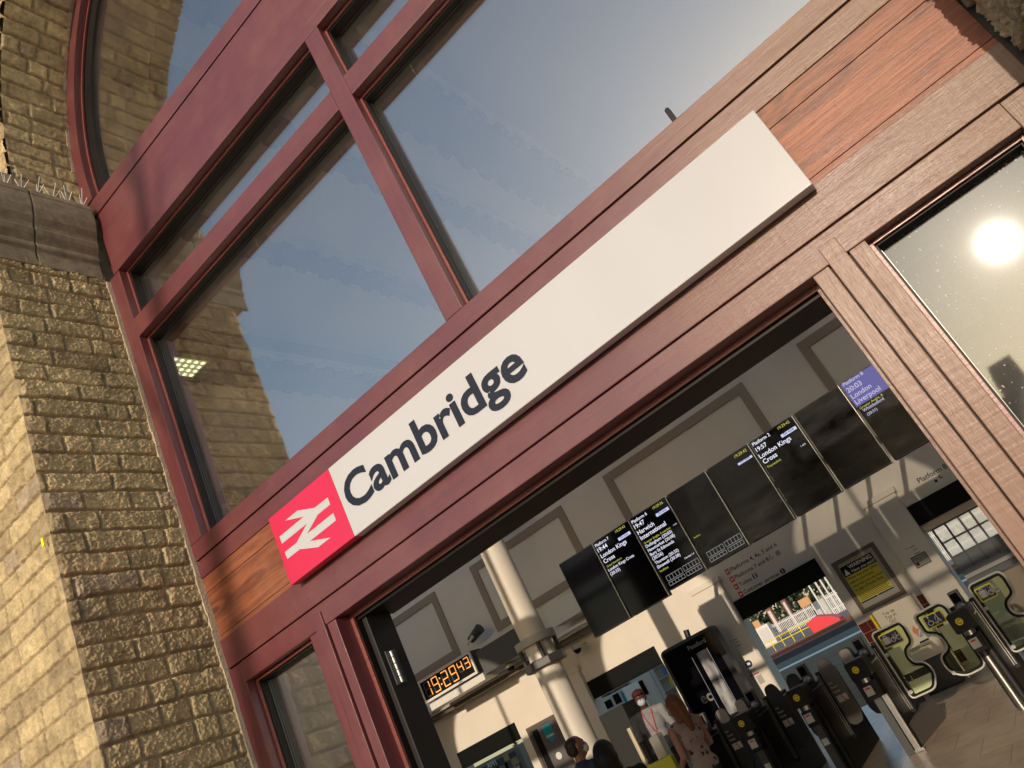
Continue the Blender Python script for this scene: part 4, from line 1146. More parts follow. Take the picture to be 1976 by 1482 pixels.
q.build('access_symbols', mat('pale_grey_ink', (.35, .33, .3), .6), ws)
w8 = thing('direction_sign', 'black Platform lettering on the wall over the rightmost opening', 'wall sign', (U(-.087), BW, Zw(.05)))
q = MB(); text_w(q, "Platform 8", .0543, -.1008, -.0670, yw, 14.0, .012); q.build('lettering', M['ink'], w8)
q = MB(); q.box(U(-.0865), U(-.0835), yw - .002, yw + .001, Zw(.0465), Zw(.0495)); q.tube([(U(-.0795), yw, Zw(.0515)), (U(-.0800), yw, Zw(.0490)), (U(-.0770), yw, Zw(.0480))], .009, 6); q.build('symbols', M['ink'], w8)
# black header boards of the openings
hn = ['black header board over the leftmost opening, above the kiosk', 'black header board over the opening behind the staff member', 'black header board over the opening with the red barrier', 'black header board over the rightmost opening, above the grey gate']
for (a, b), n_ in zip(ops, hn):
    q = MB(); q.box(U(a) + .002, U(b) - .002, BW - .03, BW + .12, Zw(.0145), zt_ - .002); tag(q.build('header_board', M['black'], bevel=.004), n_, 'header board')
# warning poster
wp = thing('warning_poster', 'black and yellow WARNING ticket poster in a grey wall frame', 'poster', (U(-.208), BW, Zw(-.04)))
q = MB(); u0, u1, w0, w1 = -.2340, -.1795, -.0400, .0238
for bx in ((u0, u1, w1 - .0045, w1), (u0, u1, w0, w0 + .0045), (u0, u0 + .0045, w0 + .0045, w1 - .0045), (u1 - .0045, u1, w0 + .0045, w1 - .0045)): q.box(U(bx[0]), U(bx[1]), BW - .04, BW - .001, Zw(bx[2]), Zw(bx[3]))
q.build('frame', M['taupe'], wp)
q = MB(); q.box(U(u0 + .0045), U(u1 - .0045), BW - .015, BW - .001, Zw(w0 + .0045), Zw(w1 - .0045)); sh = q.build('sheet', mat('poster_grey', (.36, .34, .29), .3), wp)
q = MB(); q.box(U(-.2285), U(-.1882), BW - .018, BW - .0155, Zw(.0030), Zw(.0150)); bk = q.build('black_header', M['black'], sh)
q = MB(); q.box(U(-.2285), U(-.1882), BW - .018, BW - .0155, Zw(-.0275), Zw(.0030)); yp = q.build('yellow_panel', mat('poster_yellow', (.60, .50, .03), .35), sh)
q = MB(); text_w(q, "WARNING", .0095, -.2190, -.1900, BW - .019, 14, .02); text_w(q, "Have you paid?", .0045, -.2180, -.1890, BW - .019, 14, .01)
q.prism([(U(-.2270), Zw(.0045)), (U(-.2205), Zw(.0045)), (U(-.2238), Zw(.0118))], BW - .0195, BW - .0185); q.build('lettering', M['white'], bk)
q = MB()
for j, s_ in enumerate(("Please buy your ticket", "before you travel,", "otherwise you may have", "to pay a Penalty Fare.")): text_w(q, s_, -.0012 - j * .0047, -.2270, -.2270 + (.0375, .030, .0375, .036)[j], BW - .019, 14, .012)
for j in range(5): q.box(U(-.2270), U(-.1895 - .002 * (j % 2)), BW - .019, BW - .0182, Zw(-.0202 - j * .0016), Zw(-.0202 - j * .0016 + .0006))
q.box(U(-.2285), U(-.2085), BW - .019, BW - .0182, Zw(-.0295), Zw(-.0282)); q.box(U(-.2070), U(-.1882), BW - .019, BW - .0182, Zw(-.0295), Zw(-.0282))
q.build('lettering', M['black'], yp)
# notices
nt_ = thing('wall_notice', 'small grey notice board with dark edge right of the warning poster', 'notice', (U(-.147), BW, Zw(-.023)))
yy = 13.88 - D
q = MB(); q.box(U(-.1555, 13.88), U(-.1382, 13.88), yy - .012, yy - .001, Zw(-.0232, 13.88), Zw(-.0103, 13.88)); nb = q.build('dark_edge', M['black'], nt_)
q = MB(); q.box(U(-.1548, 13.88), U(-.1389, 13.88), yy - .015, yy - .0125, Zw(-.0225, 13.88), Zw(-.0110, 13.88)); q.build('panel', mat('notice_grey', (.25, .24, .22), .5), nb)
q = MB(); q.box(U(-.1535, 13.88), U(-.1505, 13.88), yy - .017, yy - .0155, Zw(-.0210, 13.88), Zw(-.0175, 13.88)); q.build('symbol', M['black'], nb)
fn = thing('safety_notice', 'white notice with navy face-covering symbol and red line, on the pilaster', 'notice', (U(-.386), BW, Zw(-.05)))
q = MB(); q.box(U(-.3925, 13.88), U(-.3800, 13.88), yy - .006, yy - .001, Zw(-.0460, 13.88), Zw(-.0270, 13.88)); nn = q.build('sheet', M['white'], fn)
px_, pz_ = U(-.3862, 13.88), Zw(-.0322, 13.88)
q = MB(); q.tube([(px_, yy - .009, pz_), (px_, yy - .0065, pz_)], .062, 24); sy = q.build('symbol_disc', M['navy'], nn)
q = MB(); q.box(px_ - .028, px_ + .028, yy - .012, yy - .0095, pz_ - .02, pz_ + .02); q.build('symbol_mask', M['white'], sy)
q = MB(); q.box(U(-.3925, 13.88), U(-.3800, 13.88), yy - .008, yy - .0065, Zw(-.0462, 13.88), Zw(-.0450, 13.88)); q.build('red_line', M['red'], nn)
q = MB()
for j in range(4): q.box(U(-.3915, 13.88), U(-.3812, 13.88), yy - .008, yy - .0065, Zw(-.0395 - .0013 * j, 13.88), Zw(-.0390 - .0013 * j, 13.88))
q.build('small_print', mat('grey_print', (.2, .2, .2), .6), nn)
q = MB(); q.box(U(-.3865, 13.88), U(-.3790, 13.88), yy - .006, yy - .001, Zw(-.0585, 13.88), Zw(-.0485, 13.88)); tag(q.build('paper_notice', mat('grey_sheet', (.42, .4, .36), .6)), 'small grey paper notice low on the pilaster under the face-covering sign', 'notice')
# small dashes of vinyl lettering on both pilasters
for a, n_ in ((-.389, 'faint dark vinyl lettering on the pilaster left of the red barrier opening'), (-.150, 'faint dark vinyl lettering on the pilaster above the small grey notice')):
    q = MB()
    for du, w_, l_ in ((0, -.0010, .006), (.002, -.0048, .005), (.0005, -.0090, .0065), (-.004, -.0005, .002)): q.box(U(a + du, 13.88), U(a + du + l_, 13.88), yy - .003, yy - .001, Zw(w_, 13.88), Zw(w_ + .0008, 13.88))
    tag(q.build('vinyl_lettering', M['dkgrey']), n_, 'lettering')
# framed poster left of the column
fp = thing('framed_poster', 'taupe framed poster with teal corner, half hidden behind the man', 'poster', (U(-.706), BW, Zw(-.09)))
q = MB(); u0, u1, w0, w1 = -.7315, -.6795, -.095, .0229
for bx in ((u0, u1, w1 - .005, w1), (u0, u1, w0, w0 + .005), (u0, u0 + .005, w0 + .005, w1 - .005), (u1 - .005, u1, w0 + .005, w1 - .005)): q.box(U(bx[0]), U(bx[1]), BW - .05, BW - .001, Zw(bx[2]), Zw(bx[3]))
q.build('frame', M['taupe'], fp)
q = MB(); q.box(U(u0 + .005), U(u1 - .005), BW - .02, BW - .001, Zw(w0 + .005), Zw(w1 - .005)); sh = q.build('sheet', mat('poster_print', (.14, .13, .13), .35), fp)
q = MB(); q.box(U(-.725), U(-.714), BW - .023, BW - .0205, Zw(-.088), Zw(.016)); q.build('dark_picture', M['black'], sh)
q = MB(); q.box(U(-.706), U(-.690), BW - .023, BW - .0205, Zw(.002), Zw(.016)); q.prism([(U(-.706), Zw(.0)), (U(-.690), Zw(-.0)), (U(-.698), Zw(-.010))], BW - .023, BW - .0205); q.box(U(-.71), U(-.688), BW - .023, BW - .0205, Zw(-.075), Zw(-.060)); q.build('teal_block', mat('poster_teal', (.02, .28, .36), .4), sh)
q = MB(); text_w(q, "CINEMA", -.001, -.7055, -.6905, BW - .025, 14, .03); q.tube([(U(-.699), BW - .025, Zw(-.028)), (U(-.699), BW - .021, Zw(-.028))], .07, 16); q.build('pale_print', M['white'], sh)
# digital advertising totem with the bottle
ad = thing('advert_screen', 'tall black advertising display showing a clear glass bottle', 'advert display', (U(-.447, 13.2), 13.2 - D, 0))
yd = 13.2 - D
q = MB(); q.prism(rounded([(U(-.4885, 13.2), .0), (U(-.4045, 13.2), .0), (U(-.4045, 13.2), Zw(.0275, 13.2)), (U(-.4885, 13.2), Zw(.0275, 13.2))], [.01, .01, .12, .12]), yd, yd + .2); q.build('casing', M['case'], ad)
q = MB(); q.box(U(-.4845, 13.2), U(-.4125, 13.2), yd - .004, yd + .002, .25, Zw(.0235, 13.2)); dp = q.build('display', M['scr'], ad)
q = MB(); q.prism(rounded([(U(-.4418, 13.2), .7), (U(-.4265, 13.2), .7), (U(-.4265, 13.2), Zw(.006, 13.2)), (U(-.4418, 13.2), Zw(.006, 13.2))], .04), yd - .006, yd - .0045)
q.build('bottle_picture', mat('bottle_print', (.30, .30, .30), .3, noise=.8, nscale=3.5, stretch=(3, 1, .8)), dp)
q = MB(); q.box(U(-.4500, 13.2), U(-.4493, 13.2), yd - .006, yd - .0045, .7, Zw(.004, 13.2)); q.box(U(-.4256, 13.2), U(-.4248, 13.2), yd - .006, yd - .0045, .7, Zw(.0062, 13.2)); q.build('light_edges', TL, dp)
q = MB(); text_w(q, "Pensford", .0128, -.4486, -.4215, yd - .006, 13.2, .012); text_w(q, "ec", -.0505, -.4669, -.4504, yd - .006, 13.2, .02); q.build('lettering', mat('grey_print2', (.22, .21, .2), .4), dp)
q = MB(); q.tube([(U(-.444, 13.2), yd + .1, Zw(.0275, 13.2) - .02), (U(-.442, 13.2), yd + .1, Zw(.037, 13.2))], .05, 10); q.build('cable_duct', M['case'], ad)
# ------------------------------------------------------------------ ticket gates
DL = 10.3; yl = DL - D
def Ug(u): return u * DL
def Zg_(w): return H + w * DL
M['gateblack'] = mat('gate_black', (0.010, 0.010, 0.011), .45, spec=.25)
M['edge_white'] = mat('edge_white', (.75, .73, .68), .3, .3)
M['fabric_d'] = mat('gate_leaf_dark', (0.028, 0.028, 0.028), .7)
M['fabric_g'] = mat('gate_leaf_grey', (0.12, 0.105, 0.095), .6)
M['fabric_lit'] = mat('gate_leaf_lit', (0.34, 0.30, 0.28), .6)  # same dark fabric, with the light on the leaf tops put into the colour
M['gsteel'] = mat('gate_steel', (.55, .53, .5), .3, 1.0)
M['label_w'] = mat('label_white', (.6, .58, .54), .4)
EL = [(-.3120, -.0650), (-.3080, -.0625), (-.3015, -.0625), (-.2975, -.0690), (-.2960, -.0790), (-.2952, -.1290), (-.2990, -.1375), (-.3090, -.1392), (-.3150, -.1340), (-.3175, -.1240), (-.3245, -.1180), (-.3250, -.1080), (-.3195, -.0980), (-.3170, -.0860)]
def leaf(t, dx, m_, top_m=None, text=True, mirror=False, name='gate_leaf'):
    pts = [(Ug(u) + dx, Zg_(w)) for u, w in EL]
    if mirror:
        c_ = Ug(-.2975) + dx
        pts = [(2 * (c_ + .075) - x, z) for x, z in pts]
    q = MB(); q.prism(rounded(pts, .03, 3), yl - .02, yl + .02); lf = q.build(name, m_, t, bevel=0)
    if top_m:
        tp = [p for p in pts if p[1] > Zg_(-.083)]
        xs = [p[0] for p in tp]
        q = MB(); q.prism(rounded([(min(xs) + .012, Zg_(-.080)), (max(xs) - .008, Zg_(-.080)), (max(xs) - .02, Zg_(-.0632)), (min(xs) + .02, Zg_(-.0632))], .05), yl - .024, yl - .0205); q.build('lit_top_paint', top_m, lf)  # lit top painted as a paler patch
    if text:
        q = MB()
        for j, (s_, l_) in enumerate((("Use", .0048), ("Smart", .0082), ("Cards", .0082))):
            vs, fs = text_geo(s_, .01); xs = [v[0] for v in vs]; sc = l_ * DL / (max(xs) - min(xs))
            q.add([(Ug(-.3120) + dx + (v[0] - min(xs)) * sc, yl - .022, Zg_(-.0905 - .0052 * j) + v[1] * sc) for v in vs], fs)
        q.build('lettering', M['label_w'], lf)
        q = MB(); q.box(Ug(-.3118) + dx, Ug(-.2995) + dx, yl - .023, yl - .0205, Zg_(-.1120), Zg_(-.1045)); cdp = q.build('card_picture', M['label_w'], lf)
        q = MB(); q.tube([(Ug(u) + dx, yl - .0245, Zg_(w)) for u, w in ((-.3045, -.1048), (-.3060, -.1068), (-.3040, -.1088), (-.3050, -.1105), (-.3020, -.1118))], .007, 5); q.build('red_ribbon', M['red'], cdp)
    return lf
def gate(xc, label, reader_dx=0.0):
    t = thing('ticket_gate', label, 'ticket gate', (xc, 9.75 - D, 0), 'row of ticket gates')
    y0, y1 = 9.78 - D, 11.2 - D
    q = MB(); q.prism_z(rounded([(xc - .085, y0), (xc + .085, y0), (xc + .085, y1), (xc - .085, y1)], .05), 0.004, .97); q.build('cabinet', M['gateblack'], t, bevel=0)
    q = MB(); q.box(xc - .092, xc - .086, y0 + .05, y1 - .1, .915, .93); q.box(xc + .086, xc + .092, y0 + .05, y1 - .1, .915, .93); q.build('side_trim', M['gsteel'], t)
    for dx in (.088, .112):
        q = MB(); q.box(xc + dx, xc + dx + .008, yl - .075, yl - .06, .30, 1.02); q.build('slot_trim', M['gsteel'], t)
    q = MB(); q.box(xc + .086, xc + .135, yl - .05, yl + .05, .26, 1.05); q.box(xc - .135, xc - .086, yl - .05, yl + .05, .26, 1.05); q.build('hinge_post', M['gateblack'], t)
    yr = 9.55 - D
    q = MB(); q.prism(rounded([(xc - .115, .845), (xc + .115, .845), (xc + .115, 1.05), (xc - .115, 1.05)], .03), yr, yr + .22); rh = q.build('reader_head', M['gateblack'], t)
    q = MB(); q.tube([(xc - .02, yr - .006, .955), (xc - .02, yr + .001, .955)], .037, 24); yd_ = q.build('reader_pad', M['yellow'], rh)
    q = MB(); q.tube([(xc - .02 + .02 * math.cos(a), yr - .008, .955 + .02 * math.sin(a)) for a in np.linspace(.6, 5.6, 12)], .003, 4); q.build('reader_mark', M['dkgrey'], yd_)
    q = MB(); q.cyl(xc, yr + .07, .795, .85, .05, 20); q.build('neck', M['gsteel'], t, smooth=True)
    q = MB(); q.box(xc - .075, xc + .075, yr + .005, yr + .14, .62, .797); lb = q.build('ticket_slot', M['gateblack'], t, bevel=.012)
    q = MB(); q.box(xc - .06, xc + .03, yr + .001, yr + .0045, .665, .765); wl_ = q.build('white_label', M['label_w'], lb)
    q = MB(); q.prism([(xc - .05, .735), (xc + .02, .735), (xc + .0, .752), (xc - .03, .752)], yr - .001, yr + .0005); q.build('red_mark', M['red'], wl_)
    yu = 10.2 - D
    q = MB(); q.box(xc - .06, xc + .06, yu - .04, yu + .03, .97, 1.205); up = q.build('display_post', M['dkgrey'], t, bevel=.015)
    q = MB(); q.box(xc - .045, xc + .035, yu - .045, yu - .0405, 1.08, 1.18); q.build('display', M['scr'], up)
    q = MB(); q.lathe(xc + .0, yu - .05, [(.02, .985), (.045, 1.0), (.05, 1.03), (.03, 1.06), (.01, 1.07)], 16); q.build('steel_boss', M['gsteel'], up, smooth=True)
    return t, yr
t0, yr = gate(-4.87, 'leftmost ticket gate, beside the woman in the floral top')
t1, _ = gate(-4.12, 'ticket gate between the pale-topped leaf and the black Use Smart Cards leaf')
t2, _ = gate(-3.37, 'ticket gate between the black and the grey Use Smart Cards leaves')
t3, _ = gate(-2.62, 'ticket gate left of the wide glass gate')
t4, _ = gate(-1.42, 'ticket gate right of the wide glass gate, on a thick steel post')
for t, x in ((t1, -4.12), (t2, -3.37)):
    q = MB(); q.box(x - .045, x + .045, yr + .03, yr + .11, .004, .62); lo = q.build('lower_post', M['dkgrey'], t, bevel=.006)
    q = MB(); q.box(x - .03, x + .04, yr + .024, yr + .029, .40, .47); q.build('card_picture', M['label_w'], lo)
q = MB(); q.box(-2.56, -2.50, yr + .03, yr + .08, .004, .62); q.box(-2.57, -2.47, yr + .02, yr + .09, .004, .035); q.build('steel_leg', M['gsteel'], t3, bevel=.004)
q = MB(); q.box(-2.66, -2.575, yr + .04, yr + .09, .004, .62); q.build('lower_post', M['dkgrey'], t3, bevel=.004)
q = MB(); q.cyl(-1.42, yr + .07, .004, .56, .042, 28); q.build('steel_post', M['gsteel'], t4, smooth=True)
q = MB(); q.cyl(-1.42, yr + .07, .56, .795, .034, 20); q.build('black_sleeve', M['gateblack'], t4, smooth=True)
q = MB(); q.prism_z([(-2.53, 9.78 - D), (-2.36, 10.75 - D), (-2.53, 10.75 - D)], .004, .24); q.build('skirt_panel', M['fabric_g'], t3)
leaf(t0, -.75 * 2, M['fabric_d'], M['fabric_lit'])
leaf(t1, -.75, M['fabric_d'])
leaf(t2, 0, M['fabric_g'])
leaf(t1, -.75 * 2, M['fabric_d'], M['fabric_lit'], text=False, mirror=True)
leaf(t2, -.75, M['fabric_d'], text=False, mirror=True)
leaf(t3, 0, M['fabric_d'], M['fabric_lit'], text=False, mirror=True)
q = MB(); text_w(q, "Pay", -.0835, -.2800, -.2762, yl - .022, DL, .01); text_w(q, "by", -.0885, -.2790, -.2765, yl - .022, DL, .01)
q.build('lettering', M['label_w'], t3)
# wide gate glass leaves
M['gglass'] = glass_mat('gate_glass', f0=.04, tint=(.90, .97, .76), rough=.02)
WL = [(-.2394, -.0619), (-.2048, -.0619), (-.2018, -.0690), (-.2035, -.0885), (-.2164, -.0930), (-.2170, -.1050), (-.2051, -.1095), (-.2020, -.1225), (-.2115, -.1375), (-.2394, -.1380)]
WR = [(-.1890, -.0640), (-.1575, -.0625), (-.1525, -.0690), (-.1525, -.1372), (-.1779, -.1388), (-.1905, -.1275), (-.1890, -.1110), (-.1760, -.1075), (-.1762, -.0925), (-.1890, -.0862)]
rr_ = [.06, .06, .07, .09, .09, .09, .09, .08, .06, .05]
def glass_leaf(t, outl, rad, plate, picto, label=None):
    pts = rounded([(Ug(u), Zg_(w)) for u, w in outl], rad, 6)
    q = MB(); q.prism(pts, yl - .006, yl + .006); gl_ = q.build('glass_leaf', M['gglass'], t)
    q = MB(); q.tube([(x, yl, z) for x, z in pts], .011, 8, closed=True); q.build('steel_edge', M['edge_white'], gl_, smooth=True)
    cx_ = sum(p[0] for p in pts) / len(pts); cz_ = sum(p[1] for p in pts) / len(pts)
    inn = []
    n = len(pts)
    for i in range(n):
        a, b = Vector(pts[i - 1]), Vector(pts[(i + 1) % n]); tdir = (b - a).normalized()
        nrm = Vector((-tdir.y, tdir.x)); area = sum(pts[j][0] * pts[(j + 1) % n][1] - pts[(j + 1) % n][0] * pts[j][1] for j in range(n))
        if area < 0: nrm = -nrm
        p = Vector(pts[i]) + nrm * .027; inn.append((p.x, yl, p.y))
    q = MB(); q.tube(inn, .014, 8, closed=True); q.build('black_seal', M['gateblack'], gl_, smooth=True)
    u0, u1, w0, w1 = plate
    q = MB(); q.prism(rounded([(Ug(u0), Zg_(w0)), (Ug(u1), Zg_(w0)), (Ug(u1), Zg_(w1)), (Ug(u0), Zg_(w1))], .02), yl - .016, yl - .0075); yp_ = q.build('yellow_plate', mat('plate_yellow', (.75, .72, .03), .4), gl_)
    e = .0013
    q = MB(); q.box(Ug(u0 + e), Ug(u1 - e), yl - .019, yl - .0165, Zg_(w0 + e), Zg_(w1 - e)); q.build('navy_plate', M['navy'], yp_)
    q = MB(); x0, z0, s_ = Ug(u0), Zg_(w0), (u1 - u0) * DL
    yp2 = yl - .021
    def ring_(cx, cz, r, th=.006): q.tube([(cx + r * math.cos(a), yp2, cz + r * math.sin(a)) for a in np.linspace(0, 2 * math.pi, 17)[:-1]], th, 5, closed=True)
    def ln(*p, th=.006): q.tube([(x0 + a, yp2, z0 + b) for a, b in p], th, 5)
    if picto == 'bike':
        q.box(x0 + .035, x0 + .095, yp2 - .002, yp2 + .002, z0 + .04, z0 + .115); ln((.05, .115), (.05, .132), (.08, .132), (.08, .115), th=.004)
        q.box(x0 + .022, x0 + .030, yp2 - .002, yp2 + .002, z0 + .045, z0 + .11); q.box(x0 + .100, x0 + .108, yp2 - .002, yp2 + .002, z0 + .045, z0 + .11)
        ring_(x0 + .14, z0 + .062, .024); ring_(x0 + .205, z0 + .062, .024)
        ln((.14, .062), (.158, .1), (.195, .1), (.205, .062), th=.004); ln((.158, .1), (.172, .062), (.14, .062), th=.004); ln((.172, .062), (.195, .1), th=.004); ln((.15, .112), (.164, .112), th=.004); ln((.195, .1), (.19, .118), (.203, .118), th=.004)
    else:
        q.tube([(x0 + .06, yp2 - .001, z0 + .12), (x0 + .06, yp2 + .001, z0 + .12)], .010, 10); ring_(x0 + .058, z0 + .055, .026); ln((.058, .105), (.058, .07), (.085, .07), (.092, .04), th=.006)
        q.tube([(x0 + .15, yp2 - .001, z0 + .13), (x0 + .15, yp2 + .001, z0 + .13)], .010, 10); ln((.15, .12), (.155, .08), (.17, .03), th=.007); ln((.153, .08), (.14, .03), th=.006); ln((.15, .11), (.128, .09), (.122, .06), th=.005); ring_(x0 + .112, z0 + .036, .009, .004); ring_(x0 + .13, z0 + .036, .009, .004)
    q.build('pictogram', M['white'], yp_)
    q = MB()
    for u_, w_ in ((outl[0][0] + .003, -.088), (outl[0][0] + .003, -.131)):
        q.tube([(Ug(u_), yl - .014, Zg_(w_)), (Ug(u_), yl + .012, Zg_(w_))], .022, 14)
    q.build('clamp_disc', M['label_w'], gl_)
    return gl_
g1_ = glass_leaf(t3, WL, rr_, (-.2340, -.2110, -.0825, -.0670), 'bike')
g2_ = glass_leaf(t4, WR, rr_, (-.1820, -.1602, -.0832, -.0690), 'chair')
M['bright_view_paint'] = mat('lime_bright_view_paint', (.56, .62, .36), .35)  # lime patches paint in the brightly lit board and floor behind the glass
def bright_view_paint(gl_, pts):
    q = MB(); q.prism([(Ug(u), Zg_(w)) for u, w in pts], yl - .0105, yl - .0075); q.build('lime_bright_view_paint', M['bright_view_paint'], gl_)
bright_view_paint(g1_, [(-.2335, -.0850), (-.2190, -.0850), (-.2185, -.0935), (-.2200, -.1080), (-.2080, -.1135), (-.2330, -.1135)])
bright_view_paint(g1_, [(-.2330, -.1215), (-.2060, -.1215), (-.2060, -.1240), (-.2130, -.1345), (-.2330, -.1350)])
bright_view_paint(g2_, [(-.1735, -.0855), (-.1560, -.0855), (-.1560, -.1130), (-.1740, -.1120), (-.1728, -.1085), (-.1728, -.0900)])
t5, _ = gate(-.25, 'rightmost ticket gate, mostly hidden behind the door post')
glass_leaf(t4, [(u + .1162, w + .0012) for u, w in WL], rr_, (-.1200, -.1018, -.0818, -.0668), 'bike')

# top-up board behind the wide gate
tb = thing('advert_board', 'cream Top up, Tap in, Go advertising board behind the wide gate', 'advert board', (U(-.2, 12.6), 12.6 - D, 0))
yb = 12.6 - D
def Zb(w): return H + w * 12.6
def Ub(u): return u * 12.6
q = MB(); q.prism(rounded([(Ub(-.2262), Zb(-.1085)), (Ub(-.1785), Zb(-.1085)), (Ub(-.1772), Zb(-.0435)), (Ub(-.2250), Zb(-.0425))], .02), yb, yb + .06); bd = q.build('board', mat('cream_board', (.80, .70, .55), .5), tb)
q = MB(); q.box(Ub(-.2295), Ub(-.2266), yb - .01, yb + .07, Zb(-.1085), Zb(-.044)); q.build('yellow_edge', M['yellow'], tb)
q = MB(); q.box(Ub(-.1772) + .01, Ub(-.1772) + .03, yb - .01, yb + .07, .02, Zb(-.044)); q.build('steel_edge', M['gsteel'], tb)
q = MB()
for s_, w_, u0, u1 in (("Top up.", -.0508, -.2161, -.2016), ("Tap in.", -.0556, -.2155, -.2020), ("Go!", -.0604, -.2136, -.2062)): text_w(q, s_, w_, u0, u1, yb - .003, 12.6, .0)
for j in range(4): q.box(Ub(-.2120), Ub(-.2000 - .001 * j), yb - .003, yb - .001, Zb(-.0935 - j * .0012), Zb(-.0932 - j * .0012))
q.box(Ub(-.1985), Ub(-.1880), yb - .003, yb - .001, Zb(-.0920), Zb(-.0900)); q.box(Ub(-.1975), Ub(-.1895), yb - .003, yb - .001, Zb(-.0955), Zb(-.0950)); q.build('lettering', M['ink'], bd)
q = MB(); q.prism([(Ub(-.1985), Zb(-.078)), (Ub(-.1945), Zb(-.072)), (Ub(-.1930), Zb(-.077)), (Ub(-.1900), Zb(-.078)), (Ub(-.1935), Zb(-.081)), (Ub(-.1955), Zb(-.086))], yb - .004, yb - .001); q.build('orange_shape', mat('orange_print', (.75, .28, .08), .5), bd)
q = MB(); q.prism([(Ub(-.1955), Zb(-.0865)), (Ub(-.1910), Zb(-.0805)), (Ub(-.1905), Zb(-.0860))], yb - .004, yb - .001); q.build('blue_shape', mat('blue_print', (.30, .36, .55), .5), bd)
q = MB(); q.box(Ub(-.222), Ub(-.182), yb + .02, yb + .5, .004, .42); q.build('foot', M['dkgrey'], tb, bevel=.02)
# tall black cabinet with its lit edge painted in as a pale rail, left
kb = thing('display_cabinet', 'tall black display cabinet with a pale vertical rail, in front of the staff opening', 'cabinet', (U(-.585, 11), 11 - D, 0))
q = MB(); q.box(U(-.6144, 11), U(-.5534, 11), 11 - D, 11.25 - D, .003, H - .007 * 11); q.build('carcass', mat('cabinet_black', (.02, .022, .02), .5), kb, bevel=.01)
q = MB(); q.cyl(U(-.5740, 11), 10.93 - D, .3, H - .036 * 11, .055, 20); q.build('lit_edge_rail', mat('lit_edge_paint', (.62, .55, .38), .35), kb, smooth=True)  # pale tube paints in the lit edge of the cabinet
q = MB(); q.box(U(-.5840, 9.9), U(-.5422, 9.9), 9.9 - D, 10.0 - D, .003, H - .0868 * 9.9); yb_ = q.build('yellow_barrier_panel', mat('lime_yellow', (.62, .60, .05), .5), None, bevel=.01)
tag(yb_, 'yellow floor-standing panel at the foot of the black cabinet', 'sign panel')
q = MB(); tag(MB().prism(rounded([(U(-.5600, 10.2), .004), (U(-.5460, 10.2), .004), (U(-.5462, 10.2), H - .0575 * 10.2), (U(-.5601, 10.2), H - .0582 * 10.2)], .03), 10.2 - D, 10.35 - D).build('gate_cap_stand', M['gsteel'], None), 'slim steel stand between the pale rail and the woman', 'stand')  # small gate cap, carried down to the floor as a slim post

# ------------------------------------------------------------------ behind the wall: platform, track, yard
M['platf'] = mat('platform_slabs', (.27, .21, .135), 1.0, spec=0.0, noise=.15, nscale=2)
yp0, yp1 = BW + .35, 33.6 - D
q = MB(); q.box(-40, 25, yp0, yp1 - 1.15, -.9, 0.0); struct(q.build('platform', M['platf']))
q = MB(); q.box(-40, 25, yp1 - 1.15, yp1, -.9, 0.004); tag(q.build('platform_edge', mat('coping_white', (.85, .82, .78), .7)), kind='structure')
q = MB(); q.box(-60, 40, yp1, 44.5 - D, -1.2, -.75); struct(q.build('track_bed', mat('ballast', (.10, .10, .12), .95, noise=.4, nscale=20)))
q = MB(); q.box(-60, 40, 44.5 - D, 45.0 - D, -1.0, -.02); q.build('retaining_wall', mat('blue_grey_wall', (.045, .045, .06), .8, noise=.2), None)
tag(bpy.data.objects['retaining_wall'], 'dark blue-grey low wall across the track beyond the platform', 'low wall')
q = MB(); q.box(-60, 40, 45.0 - D, 48.3 - D, -.6, 0.01); struct(q.build('earth_strip', mat('rusty_earth', (.26, .10, .05), .9, noise=.3, nscale=3)))
q = MB(); q.box(-90, 60, 48.3 - D, 130, -.6, 0.0); struct(q.build('yard', mat('yard_gravel', (.20, .18, .16), .95, noise=.25, nscale=3)))
for i, dd in enumerate((46.2, 47.5)):
    q = MB(); q.box(-60, 40, dd - D, dd + .08 - D, 0.01, .16); tag(q.build('rail', mat('rusty_rail', (.16, .06, .035), .7)), ('nearer' if i == 0 else 'farther') + ' of two rusty rails before the yellow railing', 'rail')
q = MB(); q.box(-60, 40, 48.6 - D, 49.1 - D, 0, .05); tag(q.build('timber_sleeper', mat('pale_timber', (.42, .30, .18), .8)), 'long pale timber edging at the foot of the yellow railing', 'edging')
# yellow railing
yf = 54.0
yr_ = thing('yellow_railing', 'yellow tubular railing left of the red barrier, in the yard', 'railing', (W(-.33, 0, yf).x, yf - D, 0))
q = MB()
for w_ in (-.0197, -.0257): q.tube([W(-.375, w_, yf), W(-.293, w_, yf)], .028, 6)
q.build('rail_tubes', M['yellow'], yr_)
for u_ in np.linspace(-.374, -.294, 7):
    p_ = W(u_, 0, yf); q = MB(); q.tube([(p_.x, p_.y, 0), (p_.x, p_.y, H - .0197 * yf)], .028, 6); q.build('post', M['yellow'], yr_)
# red barrier
db = 51.0
q = MB(); q.prism([(W(u, w, db).x, W(u, w, db).z) for u, w in ((-.2966, -.0279), (-.2975, -.0215), (-.2848, -.0190), (-.2680, -.0262), (-.2602, -.0318), (-.2602, -.0353), (-.2960, -.0353))], db - D, db - D + 1.1)
rb_ = q.build('red_barrier', mat('red_plastic', (.68, .02, .035), .45), None, bevel=.03)
tag(rb_, 'bright red wedge shaped barrier lying on the yard edge', 'barrier')
